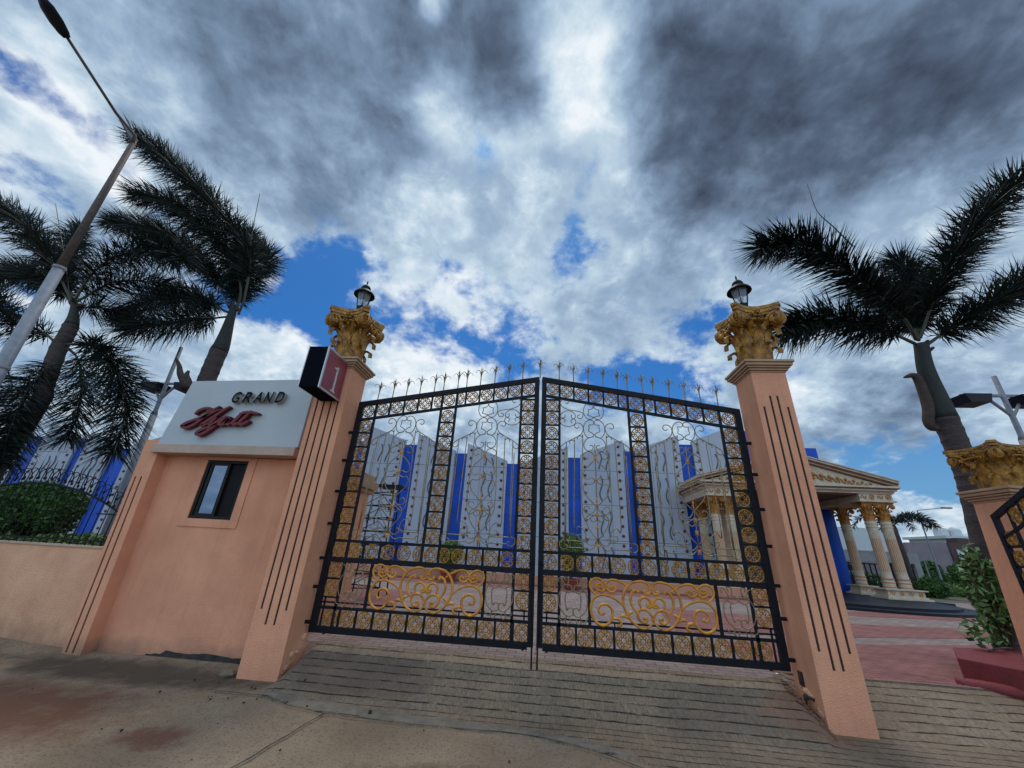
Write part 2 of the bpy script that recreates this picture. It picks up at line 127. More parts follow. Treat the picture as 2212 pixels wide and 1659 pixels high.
# ------------------------------------------------------------------ materials
def mat(name, c, rough=.7, metal=0, c2=None, nscale=3, ndetail=6, bump=0, bscale=40, spec=.5, namt=1, stain=None, aniso=None):
    m = bpy.data.materials.new(name); m.use_nodes = True; nt = m.node_tree; N = nt.nodes; L = nt.links
    b = N['Principled BSDF']; b.inputs['Base Color'].default_value = (*c, 1); b.inputs['Roughness'].default_value = rough
    b.inputs['Metallic'].default_value = metal; b.inputs['Specular IOR Level'].default_value = spec
    tc = N.new('ShaderNodeTexCoord'); src = tc.outputs['Object']
    if aniso:
        mp = N.new('ShaderNodeMapping'); mp.inputs['Scale'].default_value = aniso; L.new(src, mp.inputs[0]); asrc = mp.outputs[0]
    else: asrc = src
    last = None
    if c2:
        n = N.new('ShaderNodeTexNoise'); n.inputs['Scale'].default_value = nscale; n.inputs['Detail'].default_value = ndetail; n.inputs['Roughness'].default_value = .62; L.new(asrc, n.inputs[0])
        r = N.new('ShaderNodeMapRange'); r.inputs[1].default_value = .35; r.inputs[2].default_value = .68; r.inputs[4].default_value = namt; L.new(n.outputs[0], r.inputs[0])
        mx = N.new('ShaderNodeMix'); mx.data_type = 'RGBA'; mx.inputs['A'].default_value = (*c, 1); mx.inputs['B'].default_value = (*c2, 1); L.new(r.outputs[0], mx.inputs[0]); last = mx.outputs['Result']
    if stain:                       # (colour, z0, z1): splash dirt near the ground with a noisy edge
        sc_, z0, z1 = stain
        sp = N.new('ShaderNodeSeparateXYZ'); L.new(src, sp.inputs[0])
        n = N.new('ShaderNodeTexNoise'); n.inputs['Scale'].default_value = 5; n.inputs['Detail'].default_value = 8; L.new(src, n.inputs[0])
        a = N.new('ShaderNodeMath'); a.operation = 'MULTIPLY_ADD'; a.inputs[1].default_value = -.9*(z1-z0)*1.2; L.new(n.outputs[0], a.inputs[0]); L.new(sp.outputs[2], a.inputs[2])
        r = N.new('ShaderNodeMapRange'); r.inputs[1].default_value = z0-.6*(z1-z0); r.inputs[2].default_value = z1-.6*(z1-z0); r.inputs[3].default_value = .85; r.inputs[4].default_value = 0; L.new(a.outputs[0], r.inputs[0])
        mx = N.new('ShaderNodeMix'); mx.data_type = 'RGBA'; mx.inputs['B'].default_value = (*sc_, 1); L.new(r.outputs[0], mx.inputs[0])
        if last: L.new(last, mx.inputs['A'])
        else: mx.inputs['A'].default_value = (*c, 1)
        last = mx.outputs['Result']
        mp = N.new('ShaderNodeMapping'); mp.inputs['Scale'].default_value = (9, 9, .45); L.new(src, mp.inputs[0])      # rain streaks
        n = N.new('ShaderNodeTexNoise'); n.inputs['Scale'].default_value = 1; n.inputs['Detail'].default_value = 7; n.inputs['Roughness'].default_value = .65; L.new(mp.outputs[0], n.inputs[0])
        r = N.new('ShaderNodeMapRange'); r.inputs[1].default_value = .50; r.inputs[2].default_value = .74; r.inputs[4].default_value = .22; L.new(n.outputs[0], r.inputs[0])
        mx = N.new('ShaderNodeMix'); mx.data_type = 'RGBA'; mx.inputs['B'].default_value = (c[0]*.52, c[1]*.47, c[2]*.45, 1); L.new(r.outputs[0], mx.inputs[0]); L.new(last, mx.inputs['A']); last = mx.outputs['Result']
    if last: L.new(last, b.inputs['Base Color'])
    if bump:
        n = N.new('ShaderNodeTexNoise'); n.inputs['Scale'].default_value = bscale; n.inputs['Detail'].default_value = 5; L.new(asrc, n.inputs[0])
        bp = N.new('ShaderNodeBump'); bp.inputs['Strength'].default_value = bump; bp.inputs['Distance'].default_value = .02; L.new(n.outputs[0], bp.inputs['Height']); L.new(bp.outputs[0], b.inputs['Normal'])
    return m

M = {}
M['peach'] = mat('peach_stucco', (.84, .385, .225), .85, c2=(.68, .30, .175), nscale=1.3, bump=.8, bscale=100, spec=.2, stain=((.17, .12, .09), -.58, -.22))
M['peach2'] = mat('peach_wall_paint', (.78, .43, .255), .85, c2=(.65, .34, .20), nscale=2.2, bump=.7, bscale=60, spec=.2, stain=((.13, .095, .07), -.62, -.12))
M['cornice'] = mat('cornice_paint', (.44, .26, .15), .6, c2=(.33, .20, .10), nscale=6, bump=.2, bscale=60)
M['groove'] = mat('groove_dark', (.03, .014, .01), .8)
M['ledge'] = mat('ledge_plaster', (.50, .36, .28), .8, c2=(.40, .29, .22), nscale=4, bump=.3, bscale=50, spec=.2)
M['fascia'] = mat('white_fascia', (.43, .45, .455), .5, c2=(.38, .41, .42), nscale=1.3, bump=.05)
M['black_iron'] = mat('black_iron', (.004, .004, .007), .5, .0, c2=(.010, .009, .012), nscale=12, bump=.15, bscale=90, spec=.18)
M['gold'] = mat('gold_paint', (.68, .285, .030), .42, .3, c2=(.42, .155, .018), nscale=9, bump=.3, bscale=60)
M['medal'] = mat('medallion_gold', (.50, .235, .030), .5, .2, c2=(.20, .085, .014), nscale=14, bump=.2, bscale=80)
M['brass'] = mat('dull_brass', (.30, .23, .12), .45, .5, c2=(.16, .12, .06), nscale=14)
M['cap_gold'] = mat('capital_gold', (.50, .235, .025), .45, .25, c2=(.12, .045, .012), nscale=11, bump=.6, bscale=45)
M['sign_black'] = mat('sign_black', (.003, .004, .008), .8, spec=.04)
M['sign_red'] = mat('sign_red', (.30, .035, .045), .45, c2=(.22, .03, .04), nscale=5)
M['sign_white'] = mat('sign_white', (.62, .60, .55), .5, c2=(.4, .36, .32), nscale=30)
M['alu'] = mat('aluminium_trim', (.42, .42, .42), .35, .7)
M['letter_black'] = mat('letter_black', (.004, .005, .008), .7, spec=.06)
M['letter_grey'] = mat('letter_side_grey', (.34, .33, .31), .5)
M['letter_red'] = mat('letter_red', (.13, .008, .012), .4, spec=.3)
M['win_frame'] = mat('window_frame_brown', (.012, .009, .007), .5, spec=.2)
M['win_glass'] = mat('window_glass', (.12, .15, .20), .04, .9)
M['win_dark'] = mat('window_dark', (.004, .0035, .0035), .5, spec=.15)
M['galv'] = mat('galvanised_steel', (.27, .28, .31), .7, .15, c2=(.19, .20, .23), nscale=8, bump=.1)
M['rust'] = mat('rusty_pole_paint', (.12, .085, .065), .7, .1, c2=(.06, .045, .04), nscale=12, bump=.4)
M['lamp_head'] = mat('lamp_head_dark', (.012, .012, .02), .5, spec=.2)
M['trunk'] = mat('palm_trunk', (.085, .06, .055), .9, c2=(.04, .03, .028), nscale=5, bump=1, bscale=25, aniso=(1, 1, 5))
M['crownshaft'] = mat('palm_crownshaft', (.026, .030, .022), .8, c2=(.013, .014, .012), nscale=6, bump=.3, bscale=20, aniso=(4, 4, .6))
M['frond'] = mat('palm_leaf', (.012, .022, .013), .55, c2=(.004, .007, .007), nscale=2.5, spec=.25)
M['rachis'] = mat('palm_rachis', (.05, .05, .03), .6)
M['dead'] = mat('dead_palm_sheath', (.07, .045, .035), .9, c2=(.035, .024, .02), nscale=9, bump=.5)
M['bush'] = mat('bush_leaf', (.060, .15, .018), .6, c2=(.018, .045, .008), nscale=4)
M['lime'] = mat('lime_leaf', (.13, .20, .035), .6, c2=(.06, .11, .02), nscale=6)
M['shrubg'] = mat('shrub_leaf', (.075, .19, .03), .5, c2=(.02, .055, .012), nscale=5)
M['cream_leaf'] = mat('cream_edged_leaf', (.20, .28, .08), .5, c2=(.04, .12, .02), nscale=30)
M['wood'] = mat('stem_bark', (.08, .055, .04), .9)
M['panel'] = mat('white_cladding', (.36, .38, .43), .5, c2=(.31, .33, .39), nscale=.5, bump=.03)
M['panel_line'] = mat('cladding_joint', (.09, .10, .13), .8)
M['blue'] = mat('blue_glass', (.004, .070, .46), .35, .0, c2=(.003, .04, .26), nscale=.6, spec=.25)
M['knob'] = mat('dark_red_knob', (.11, .012, .012), .35)
M['terra'] = mat('terracotta_pot', (.26, .045, .03), .7)
M['white_plaster'] = mat('white_plaster', (.60, .49, .36), .7, c2=(.45, .34, .23), nscale=3)
M['buff'] = mat('buff_plaster', (.50, .31, .20), .7, c2=(.40, .24, .15), nscale=3)
M['orange'] = mat('orange_paint', (.45, .19, .07), .6)
M['granite'] = mat('black_granite', (.010, .011, .018), .5, spec=.2)
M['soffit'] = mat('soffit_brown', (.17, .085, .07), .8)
M['red_kerb'] = mat('red_kerb_paint', (.23, .022, .022), .65, c2=(.15, .02, .02), nscale=5, bump=.4)
M['house_grey'] = mat('house_grey_render', (.22, .175, .19), .85, c2=(.17, .135, .15), nscale=.6)
M['house_white'] = mat('house_white_render', (.50, .52, .52), .85)
M['house_brown'] = mat('house_brown_render', (.08, .045, .038), .85)
M['house_dark'] = mat('house_dark_opening', (.015, .014, .016), .4)
M['stone'] = mat('rubble_stone', (.20, .155, .09), .9, c2=(.12, .09, .06), nscale=8, bump=.8, bscale=20)
M['glass'] = mat('lantern_glass', (.55, .62, .68), .1); M['glass'].node_tree.nodes['Principled BSDF'].inputs['Alpha'].default_value = .3
M['bulb'] = mat('bulb_glass', (.5, .52, .55), .2)
M['pink'] = mat('pink_wall_paint', (.55, .27, .17), .8, c2=(.45, .21, .13), nscale=2)
M['torn_ply'] = mat('render_scar', (.20, .13, .10), .9)
M['soil'] = mat('soil', (.09, .065, .045), .95, c2=(.05, .04, .03), nscale=6, bump=.8)
M['seal'] = mat('black_seal', (.02, .02, .02), .8)

def ground_mat(name, kind):
    m = bpy.data.materials.new(name); m.use_nodes = True; nt = m.node_tree; N = nt.nodes; L = nt.links
    b = N['Principled BSDF']; b.inputs['Roughness'].default_value = .9; b.inputs['Specular IOR Level'].default_value = .25
    geo = N.new('ShaderNodeNewGeometry'); P = geo.outputs['Position']
    def nz(scale, detail=8, rough=.6, sc3=None, dist=0):
        n = N.new('ShaderNodeTexNoise'); n.inputs['Scale'].default_value = scale; n.inputs['Detail'].default_value = detail; n.inputs['Roughness'].default_value = rough; n.inputs['Distortion'].default_value = dist
        if sc3:
            mp = N.new('ShaderNodeMapping'); mp.inputs['Scale'].default_value = sc3; L.new(P, mp.inputs[0]); L.new(mp.outputs[0], n.inputs[0])
        else: L.new(P, n.inputs[0])
        return n.outputs[0]
    def mr(f, a, b_, c=0, d=1):
        r = N.new('ShaderNodeMapRange'); r.inputs[1].default_value = a; r.inputs[2].default_value = b_; r.inputs[3].default_value = c; r.inputs[4].default_value = d; L.new(f, r.inputs[0]); return r.outputs[0]
    def mx(f, A, B):
        x = N.new('ShaderNodeMix'); x.data_type = 'RGBA'; L.new(f, x.inputs[0])
        for s, v in (('A', A), ('B', B)):
            if isinstance(v, tuple): x.inputs[s].default_value = (*v, 1)
            else: L.new(v, x.inputs[s])
        return x.outputs['Result']
    def ma(op, a, b_, c=None):
        x = N.new('ShaderNodeMath'); x.operation = op
        for i, v in enumerate((a, b_, c)):
            if v is None: continue
            if isinstance(v, (int, float)): x.inputs[i].default_value = v
            else: L.new(v, x.inputs[i])
        return x.outputs[0]
    sp = N.new('ShaderNodeSeparateXYZ'); L.new(P, sp.inputs[0])
    def spot(cx, cy, rx, ry, namp=.9, sc_=3.2):    # noisy oval stain mask
        dx = ma('DIVIDE', ma('SUBTRACT', sp.outputs[0], cx), rx); dy = ma('DIVIDE', ma('SUBTRACT', sp.outputs[1], cy), ry)
        q = ma('ADD', ma('MULTIPLY', dx, dx), ma('MULTIPLY', dy, dy))
        q = ma('ADD', q, ma('MULTIPLY_ADD', nz(sc_, 9, .68), -2.6*namp, 1.3*namp))
        return mr(q, .25, 1.1, 1, 0)
    if kind in ('road', 'ramp'):
        c = mx(mr(nz(1.1), .35, .65), (.235, .160, .10), (.335, .240, .155))
        c = mx(mr(nz(45, 4), .52, .68, 0, .8), c, (.105, .075, .055))
        c = mx(mr(nz(4.5, 9, .75), .52, .70, 0, .55), c, (.12, .088, .065))
        c = mx(mr(nz(18, 8, .8), .62, .68, 0, .75), c, (.05, .037, .03))
        c = mx(mr(nz(160, 3), .6, .7, 0, .45), c, (.34, .30, .25))
        h = nz(60, 6)
        if kind == 'road':
            c = mx(mr(spot(-5.2, -1.6, 1.6, .8), 0, 1, 0, .85), c, (.16, .062, .035))
            c = mx(mr(spot(-3.2, -1.75, .34, .22, 1.0, 6), 0, 1, 0, .8), c, (.15, .055, .035))
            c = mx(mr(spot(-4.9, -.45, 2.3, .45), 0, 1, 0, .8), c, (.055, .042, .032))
            c = mx(mr(spot(-.5, -2.0, 1.0, .35, 1.1, 5), 0, 1, 0, .7), c, (.13, .075, .05))
        else:
            # transverse broom-cut grooves, broken and uneven
            wob = ma('MULTIPLY_ADD', nz(1.6, 2), .05, -.025)
            yy = ma('ADD', sp.outputs[1], wob)
            saw = ma('FRACT', ma('DIVIDE', yy, .118), None)
            tri = ma('ABSOLUTE', ma('SUBTRACT', saw, .5), None)
            brk = mr(nz(9, 5, .75, (.7, 4, 1)), .44, .52)
            g = ma('MULTIPLY', mr(ma('ADD', tri, ma('MULTIPLY_ADD', nz(30, 3), .06, -.03)), .05, .095, 1, 0), brk)
            br = nz(34, 6, .75, (3.0, .16, 1))
            c = mx(mr(br, .40, .62, 0, .8), c, (.10, .075, .055))
            c = mx(mr(nz(34, 6, .75, (3.7, .19, 1)), .55, .7, 0, .5), c, (.42, .34, .26))
            c = mx(mr(spot(-2.2, -.35, 1.0, .45), 0, 1, 0, .7), c, (.10, .07, .055))
            c = mx(mr(spot(2.1, -.5, .8, .35), 0, 1, 0, .3), c, (.11, .085, .07))
            c = mx(mr(spot(3.9, -1.3, 1.3, .45), 0, 1, 0, .6), c, (.27, .16, .08))
            c = mx(mr(spot(2.9, -.3, .5, .35), 0, 1, 0, .6), c, (.22, .10, .06))
            c = mx(ma('MULTIPLY', g, .92), c, (.016, .013, .011))
            h = ma('ADD', ma('MULTIPLY', br, .8), ma('MULTIPLY', g, -1.4)); h = ma('ADD', h, ma('MULTIPLY', nz(60, 6), .5))
    elif kind in ('red', 'grey'):
        a, b2 = ((.33, .14, .12), (.25, .105, .09)) if kind == 'red' else ((.34, .26, .23), (.27, .19, .17))
        c = mx(mr(nz(1.7), .35, .65), a, b2)
        bt = N.new('ShaderNodeTexBrick'); bt.inputs['Scale'].default_value = 1; bt.inputs['Brick Width'].default_value = .26; bt.inputs['Row Height'].default_value = .13; bt.inputs['Mortar Size'].default_value = .007; bt.inputs['Mortar Smooth'].default_value = .3
        L.new(P, bt.inputs['Vector'])
        bt.inputs['Color1'].default_value = (.82, .82, .82, 1); bt.inputs['Color2'].default_value = (1.1, 1.1, 1.1, 1); bt.inputs['Mortar'].default_value = (.3, .28, .28, 1)
        x = N.new('ShaderNodeMix'); x.data_type = 'RGBA'; x.blend_type = 'MULTIPLY'; x.inputs[0].default_value = 1; L.new(c, x.inputs['A']); L.new(bt.outputs[0], x.inputs['B']); c = x.outputs['Result']
        c = mx(mr(nz(7, 4, .7, (.4, 2.5, 1)), .6, .66, 0, .5), c, (.06, .04, .04))
        h = bt.outputs[0]
    else:
        c = mx(mr(nz(.4), .35, .65), (.09, .085, .05), (.14, .115, .08)); h = nz(9)
    L.new(c, b.inputs['Base Color'])
    bp = N.new('ShaderNodeBump'); bp.inputs['Strength'].default_value = .6; bp.inputs['Distance'].default_value = .012; L.new(h, bp.inputs['Height']); L.new(bp.outputs[0], b.inputs['Normal'])
    return m
M['road'] = ground_mat('road_concrete', 'road'); M['ramp'] = ground_mat('ramp_concrete', 'ramp')
M['pave_red'] = ground_mat('red_pavers', 'red'); M['pave_grey'] = ground_mat('grey_pavers', 'grey'); M['terrain'] = ground_mat('terrain', 'terrain')

# ------------------------------------------------------------------ mesh helpers
def catmull(pts, sub=4, closed=False):
    P = [Vector(p) for p in pts]; n = len(P); out = []
    rng = range(n) if closed else range(n-1)
    for i in rng:
        p1, p2 = P[i], P[(i+1) % n]
        p0 = P[i-1] if (i > 0 or closed) else p1*2-p2
        p3 = P[(i+2) % n] if (i+2 < n or closed) else p2*2-p1
        for k in range(sub):
            t = k/sub
            out.append(.5*((2*p1)+(p2-p0)*t+(2*p0-5*p1+4*p2-p3)*t*t+(3*p1-p0-3*p2+p3)*t*t*t))
    if not closed: out.append(P[-1])
    return out

class MB:
    def __init__(s): s.v = []; s.f = []; s.mi = []; s.m = 0
    def add(s, vs, fs):
        o = len(s.v); s.v += [tuple(v) for v in vs]; s.f += [tuple(i+o for i in f) for f in fs]; s.mi += [s.m]*len(fs)
    def box(s, a, b, M4=None):
        x0, y0, z0 = a; x1, y1, z1 = b
        vs = [Vector(p) for p in ((x0,y0,z0),(x1,y0,z0),(x1,y1,z0),(x0,y1,z0),(x0,y0,z1),(x1,y0,z1),(x1,y1,z1),(x0,y1,z1))]
        if M4: vs = [M4 @ v for v in vs]
        s.add(vs, [(0,3,2,1),(4,5,6,7),(0,1,5,4),(1,2,6,5),(2,3,7,6),(3,0,4,7)])
    def bar(s, a, b, w, d=None, up=(0, 1, 0)):       # rectangular bar between two points
        a, b = Vector(a), Vector(b); t = (b-a).normalized(); u = Vector(up); x = t.cross(u)
        if x.length < 1e-4: x = t.cross(Vector((1, 0, 0)))
        x.normalize(); y = x.cross(t).normalized(); d = d or w
        vs = []
        for p in (a, b):
            for sx, sy in ((-1,-1),(1,-1),(1,1),(-1,1)): vs.append(p+x*sx*w/2+y*sy*d/2)
        s.add(vs, [(0,3,2,1),(4,5,6,7),(0,1,5,4),(1,2,6,5),(2,3,7,6),(3,0,4,7)])
    def tube(s, pts, r, n=6, closed=False, cap=True):
        P = [Vector(p) for p in pts]; m_ = len(P)
        rs = r if isinstance(r, (list, tuple)) else [r]*m_
        T = []
        for i in range(m_):
            a = P[(i-1) % m_] if (closed or i > 0) else P[i]; b = P[(i+1) % m_] if (closed or i < m_-1) else P[i]
            t = b-a; T.append(t.normalized() if t.length > 1e-9 else Vector((0, 0, 1)))
        u = T[0].cross(Vector((0, 1, 0)))
        if u.length < .05: u = T[0].cross(Vector((1, 0, 0)))
        u.normalize(); vs = []
        for i in range(m_):
            u = (u-T[i]*u.dot(T[i]))
            if u.length < 1e-6: u = T[i].orthogonal()
            u.normalize(); w = T[i].cross(u)
            for k in range(n):
                a = 2*math.pi*k/n; vs.append(P[i]+(u*math.cos(a)+w*math.sin(a))*rs[i])
        fs = []
        for i in range(m_ if closed else m_-1):
            j = (i+1) % m_
            for k in range(n): fs.append((i*n+k, i*n+(k+1) % n, j*n+(k+1) % n, j*n+k))
        if cap and not closed: fs += [tuple(range(n))[::-1], tuple((m_-1)*n+k for k in range(n))]
        s.add(vs, fs)
    def lathe(s, prof, c=(0, 0, 0), n=16, flute=0, fl_n=12, cap=True):
        vs = []; c = Vector(c)
        for r, z in prof:
            for k in range(n):
                a = 2*math.pi*k/n; vs.append(c+Vector((r*math.cos(a), r*math.sin(a), z)))
        fs = []
        for i in range(len(prof)-1):
            for k in range(n): fs.append((i*n+k, i*n+(k+1) % n, (i+1)*n+(k+1) % n, (i+1)*n+k))
        if cap: fs += [tuple(range(n))[::-1], tuple((len(prof)-1)*n+k for k in range(n))]
        s.add(vs, fs)
    def prism(s, poly, y0, y1, axis='y'):             # polygon in (x,z) extruded along y (or (y,z) along x, (x,y) along z)
        n = len(poly)
        def P(a, b, t): return {'y': (a, t, b), 'x': (t, a, b), 'z': (a, b, t)}[axis]
        vs = [P(a, b, y0) for a, b in poly]+[P(a, b, y1) for a, b in poly]
        s.add(vs, [tuple(range(n)), tuple(range(n, 2*n))[::-1]]+[(i, i+n, (i+1) % n+n, (i+1) % n) for i in range(n)])
    def sphere(s, c, r, n=8, sc3=(1, 1, 1)):
        prof = [(max(1e-4, r*math.sin(math.pi*i/n)), -r*math.cos(math.pi*i/n)) for i in range(n+1)]
        o = len(s.v); s.lathe(prof, (0, 0, 0), n*2, cap=False)
        s.v[o:] = [(c[0]+x*sc3[0], c[1]+y*sc3[1], c[2]+z*sc3[2]) for x, y, z in s.v[o:]]
    def build(s, name, mats, parent=None, smooth=False, loc=None):
        me = bpy.data.meshes.new(name); me.from_pydata(s.v, [], s.f)
        for m_ in (mats if isinstance(mats, (list, tuple)) else [mats]): me.materials.append(m_)
        if any(s.mi): me.polygons.foreach_set('material_index', s.mi)
        me.update()
        import bmesh
        bm = bmesh.new(); bm.from_mesh(me); bmesh.ops.recalc_face_normals(bm, faces=bm.faces); bm.to_mesh(me); bm.free()
        if smooth: me.polygons.foreach_set('use_smooth', [True]*len(me.polygons))
        o = bpy.data.objects.new(name, me); col.objects.link(o)
        if parent: o.parent = parent
        if loc: o.location = loc
        return o
def tag(o, label=None, cat=None, group=None, kind=None):
    if label: o['label'] = label
    if cat: o['category'] = cat
    if group: o['group'] = group
    if kind: o['kind'] = kind
    return o
def thing(name, label, cat, loc=(0, 0, 0), rz=0, group=None):
    o = bpy.data.objects.new(name, None); col.objects.link(o); o.location = loc; o.rotation_euler = (0, 0, rz); o.empty_display_size = .2
    return tag(o, label, cat, group)
def copy_tree(o, parent=None):
    c = o.copy(); col.objects.link(c); c.parent = parent
    for ch in list(o.children): copy_tree(ch, c)
    return c
def bevel(o, w=.006, seg=2):
    b = o.modifiers.new('bevel', 'BEVEL'); b.width = w; b.segments = seg; b.limit_method = 'ANGLE'; b.angle_limit = R(40); return o
# ------------------------------------------------------------------ the ground
def sstep(a, b, x):
    t = min(1, max(0, (x-a)/(b-a))); return t*t*(3-2*t)
INNER = -.16
def prof(y):
    if y >= .12: return INNER
    if y >= -.72: return INNER+(y-.12)*.405
    return -.5-(-.72-y)*.03
def ground_z(x, y):
    s = .42*sstep(2.88, 3.2, x) - .9*sstep(-2.9, -3.12, x)*0
    z = prof(y-s) if x > -3.0 else prof(y)
    if x < -2.9:                                        # road side, in front of the gatehouse and the low wall
        t = sstep(-2.9, -3.06, x); zr = -.50-(max(0, -.6-y))*.03+.10*sstep(-6.2, -8.6, x)*sstep(-1.6, .1, y)+.03*sstep(-.4, .1, y)
        z = z*(1-t)+zr*t
    return z+.006*noise.noise(Vector((x*1.3, y*1.3, 0)))
def toe_y(x):                                            # where the ramp concrete ends on the road
    pts = [(-3.06, -.72), (-2.5, -.95), (-2.06, -1.03), (-1.16, -1.08), (-.1, -1.10), (.33, -1.15), (.65, -1.23), (1.0, -1.36), (2.0, -1.95), (4, -4.6), (9, -12)]
    for (a, b), (c, d) in zip(pts, pts[1:]):
        if x <= c: return b+(d-b)*(x-a)/(c-a)
    return -12
def grid(name, mat_, xs, ys, inside, dz, kind='structure', label=None):
    mb = MB(); idx = {}
    for i, x in enumerate(xs):
        for j, y in enumerate(ys):
            idx[i, j] = len(mb.v); mb.v.append((x, y, ground_z(x, y)+dz))
    for i in range(len(xs)-1):
        for j in range(len(ys)-1):
            if inside((xs[i]+xs[i+1])/2, (ys[j]+ys[j+1])/2): mb.f.append((idx[i, j], idx[i+1, j], idx[i+1, j+1], idx[i, j+1])); mb.mi.append(0)
    o = mb.build(name, mat_, smooth=True); o['kind'] = kind
    return o
def fr(a, b, s):
    n = max(1, round((b-a)/s)); return [a+(b-a)*i/n for i in range(n+1)]
# road: coarse sheet with a fine middle
xs = fr(-40, -9, 2)+fr(-9, 9, .09)[1:]+fr(9, 40, 2)[1:]; ys = fr(-14, -3, 1)+fr(-3, .3, .06)[1:]
grid('road', M['road'], xs, ys, lambda x, y: not (-3.0 < x < 9 and y > toe_y(x)+.25) and y < (.25 if x < -3.05 else 9), -.004)
# ramp: its edge follows the broken joint with the road
mb = MB(); NX, NY = 150, 46
for i in range(NX+1):
    x = -3.045+(9.5+3.045)*i/NX
    yt = toe_y(x)+.035*noise.noise(Vector((x*2.2, 3, 0)))+.012*noise.noise(Vector((x*9, 7, 0)))
    ytop = .13+.43*sstep(2.7, 3.25, x)+ (1.1*sstep(4.2, 6.0, x))*0
    for j in range(NY+1):
        t = j/NY; y = yt+(ytop-yt)*t
        z = ground_z(x, y)+.010
        if j == 0: z -= .03
        mb.v.append((x, y, z))
for i in range(NX):
    for j in range(NY):
        a = i*(NY+1)+j; mb.f.append((a, a+NY+1, a+NY+2, a+1)); mb.mi.append(0)
o = mb.build('driveway_ramp', M['ramp'], smooth=True); o['kind'] = 'structure'
# smooth kerb strip of paler mortar at the toe of the ramp
mb = MB(); n = 60
for i in range(n+1):
    x = -2.95+3.9*i/n; y0 = toe_y(x)+.03+.02*noise.noise(Vector((x*3, 1, 0))); w = (.24-.16*(i/n))*min(1, (i+1.5)/9)
    w *= 1+.6*noise.noise(Vector((x*4, 9, 0)))
    for t, h in ((0, .004), (.12, .016), (.5, .024), (1, .013)):
        y = y0+w*t+(.03*noise.noise(Vector((x*7, 4, 0))) if t == 1 else 0); mb.v.append((x, y, ground_z(x, y)+h))
for i in range(n):
    for j in range(3): a = i*4+j; mb.f.append((a, a+4, a+5, a+1)); mb.mi.append(0)
M['mortar'] = mat('pale_mortar', (.20, .158, .115), .9, c2=(.11, .085, .065), nscale=7, bump=.6, bscale=30)
o = mb.build('mortar_strip', M['mortar'], smooth=True); o['kind'] = 'structure'
# open joints (dark sealant) in the road
def joint(name, pts, w):
    mb = MB(); P = catmull([(x, y, 0) for x, y in pts], 10); n = len(P)
    for i, p in enumerate(P):
        t = (P[min(i+1, n-1)]-P[max(i-1, 0)]).normalized(); s_ = Vector((-t.y, t.x, 0)); ww = w*(.45+.9*abs(noise.noise(Vector((p.x*6, p.y*6, 2)))))
        jit = .018*noise.noise(Vector((p.x*5, p.y*5, 5)))
        for k in (-1, 1): q = p+s_*(k*ww+jit); mb.v.append((q.x, q.y, ground_z(q.x, q.y)+.0165))
    for i in range(n-1): mb.f.append((2*i, 2*i+2, 2*i+3, 2*i+1)); mb.mi.append(0)
    o = mb.build(name, M['seal'], smooth=True); o['kind'] = 'structure'
joint('road_joint', [(-2.06, -1.05), (-2.12, -1.4), (-2.2, -2.0), (-2.35, -3.2)], .010)
joint('road_joint', [(-3.6, -.78), (-2.9, -.80), (-2.5, -.96), (-2.06, -1.05), (-1.16, -1.09), (-.1, -1.07), (.33, -1.14), (.65, -1.27), (1.0, -1.46)], .009)
joint('road_joint', [(-8.2, -.35), (-6.6, -.38), (-6.2, -.42)], .006)
# forecourt and terrain behind the gate
mb = MB(); mb.add([(-60, 1.2, INNER-.02), (60, 1.2, INNER-.02), (60, 48, INNER-.02), (-60, 48, INNER-.02)], [(0, 1, 2, 3)])
mb.build('terrain', M['terrain'])['kind'] = 'structure'
mb = MB(); mb.add([(-1500, 48, INNER-.03), (1500, 48, INNER-.03), (1500, 1500, INNER-.6), (-1500, 1500, INNER-.6)], [(0, 1, 2, 3)])
mb.add([(-1500, -14, -.93), (-40, -14, -.93), (-40, 48, -.5), (-1500, 48, -.2)], [(0, 1, 2, 3)]); mb.add([(40, -14, -.93), (1500, -14, -.93), (1500, 48, -.2), (40, 48, -.2)], [(0, 1, 2, 3)])
mb.add([(-1500, -1500, -2), (1500, -1500, -2), (1500, -14, -.93), (-1500, -14, -.93)], [(0, 1, 2, 3)])
mb.build('terrain_far', M['terrain'])['kind'] = 'structure'
def sheet(name, poly, z, m_):
    mb = MB(); mb.add([(x, y, z) for x, y in poly], [tuple(range(len(poly)))]); o = mb.build(name, m_); o['kind'] = 'structure'
    if o.data.polygons[0].normal.z < 0: o.data.flip_normals()
sheet('forecourt_paving', [(-5.5, .125), (3.05, .125), (3.05, .50), (9.5, .50), (30, 3), (30, 18), (-14, 18), (-14, 1.8), (-5.5, 1.8)], INNER, M['pave_grey'])
sheet('paving_band', [(3.05, .52), (9.3, .52), (13, 5.6), (6.0, 3.2), (3.05, 2.4)], INNER+.005, M['pave_red'])
sheet('paving_band', [(2.6, 3.0), (6.1, 3.9), (13.5, 6.4), (15, 7.6), (7.8, 6.2), (3.2, 6.9)], INNER+.005, M['pave_red'])
sheet('paving_band', [(8.2, 8.0), (16, 9.6), (19, 13), (9, 9.3)], INNER+.005, M['pave_red'])
sheet('paving_band', [(-9, 1.9), (-3.2, 3.2), (-3.6, 6.4), (-7, 8.0)], INNER+.005, M['pave_red'])
sheet('paving_band', [(-9, 9.9), (9, 9.9), (9, 11.2), (-9, 11.2)], INNER+.005, M['pave_red'])

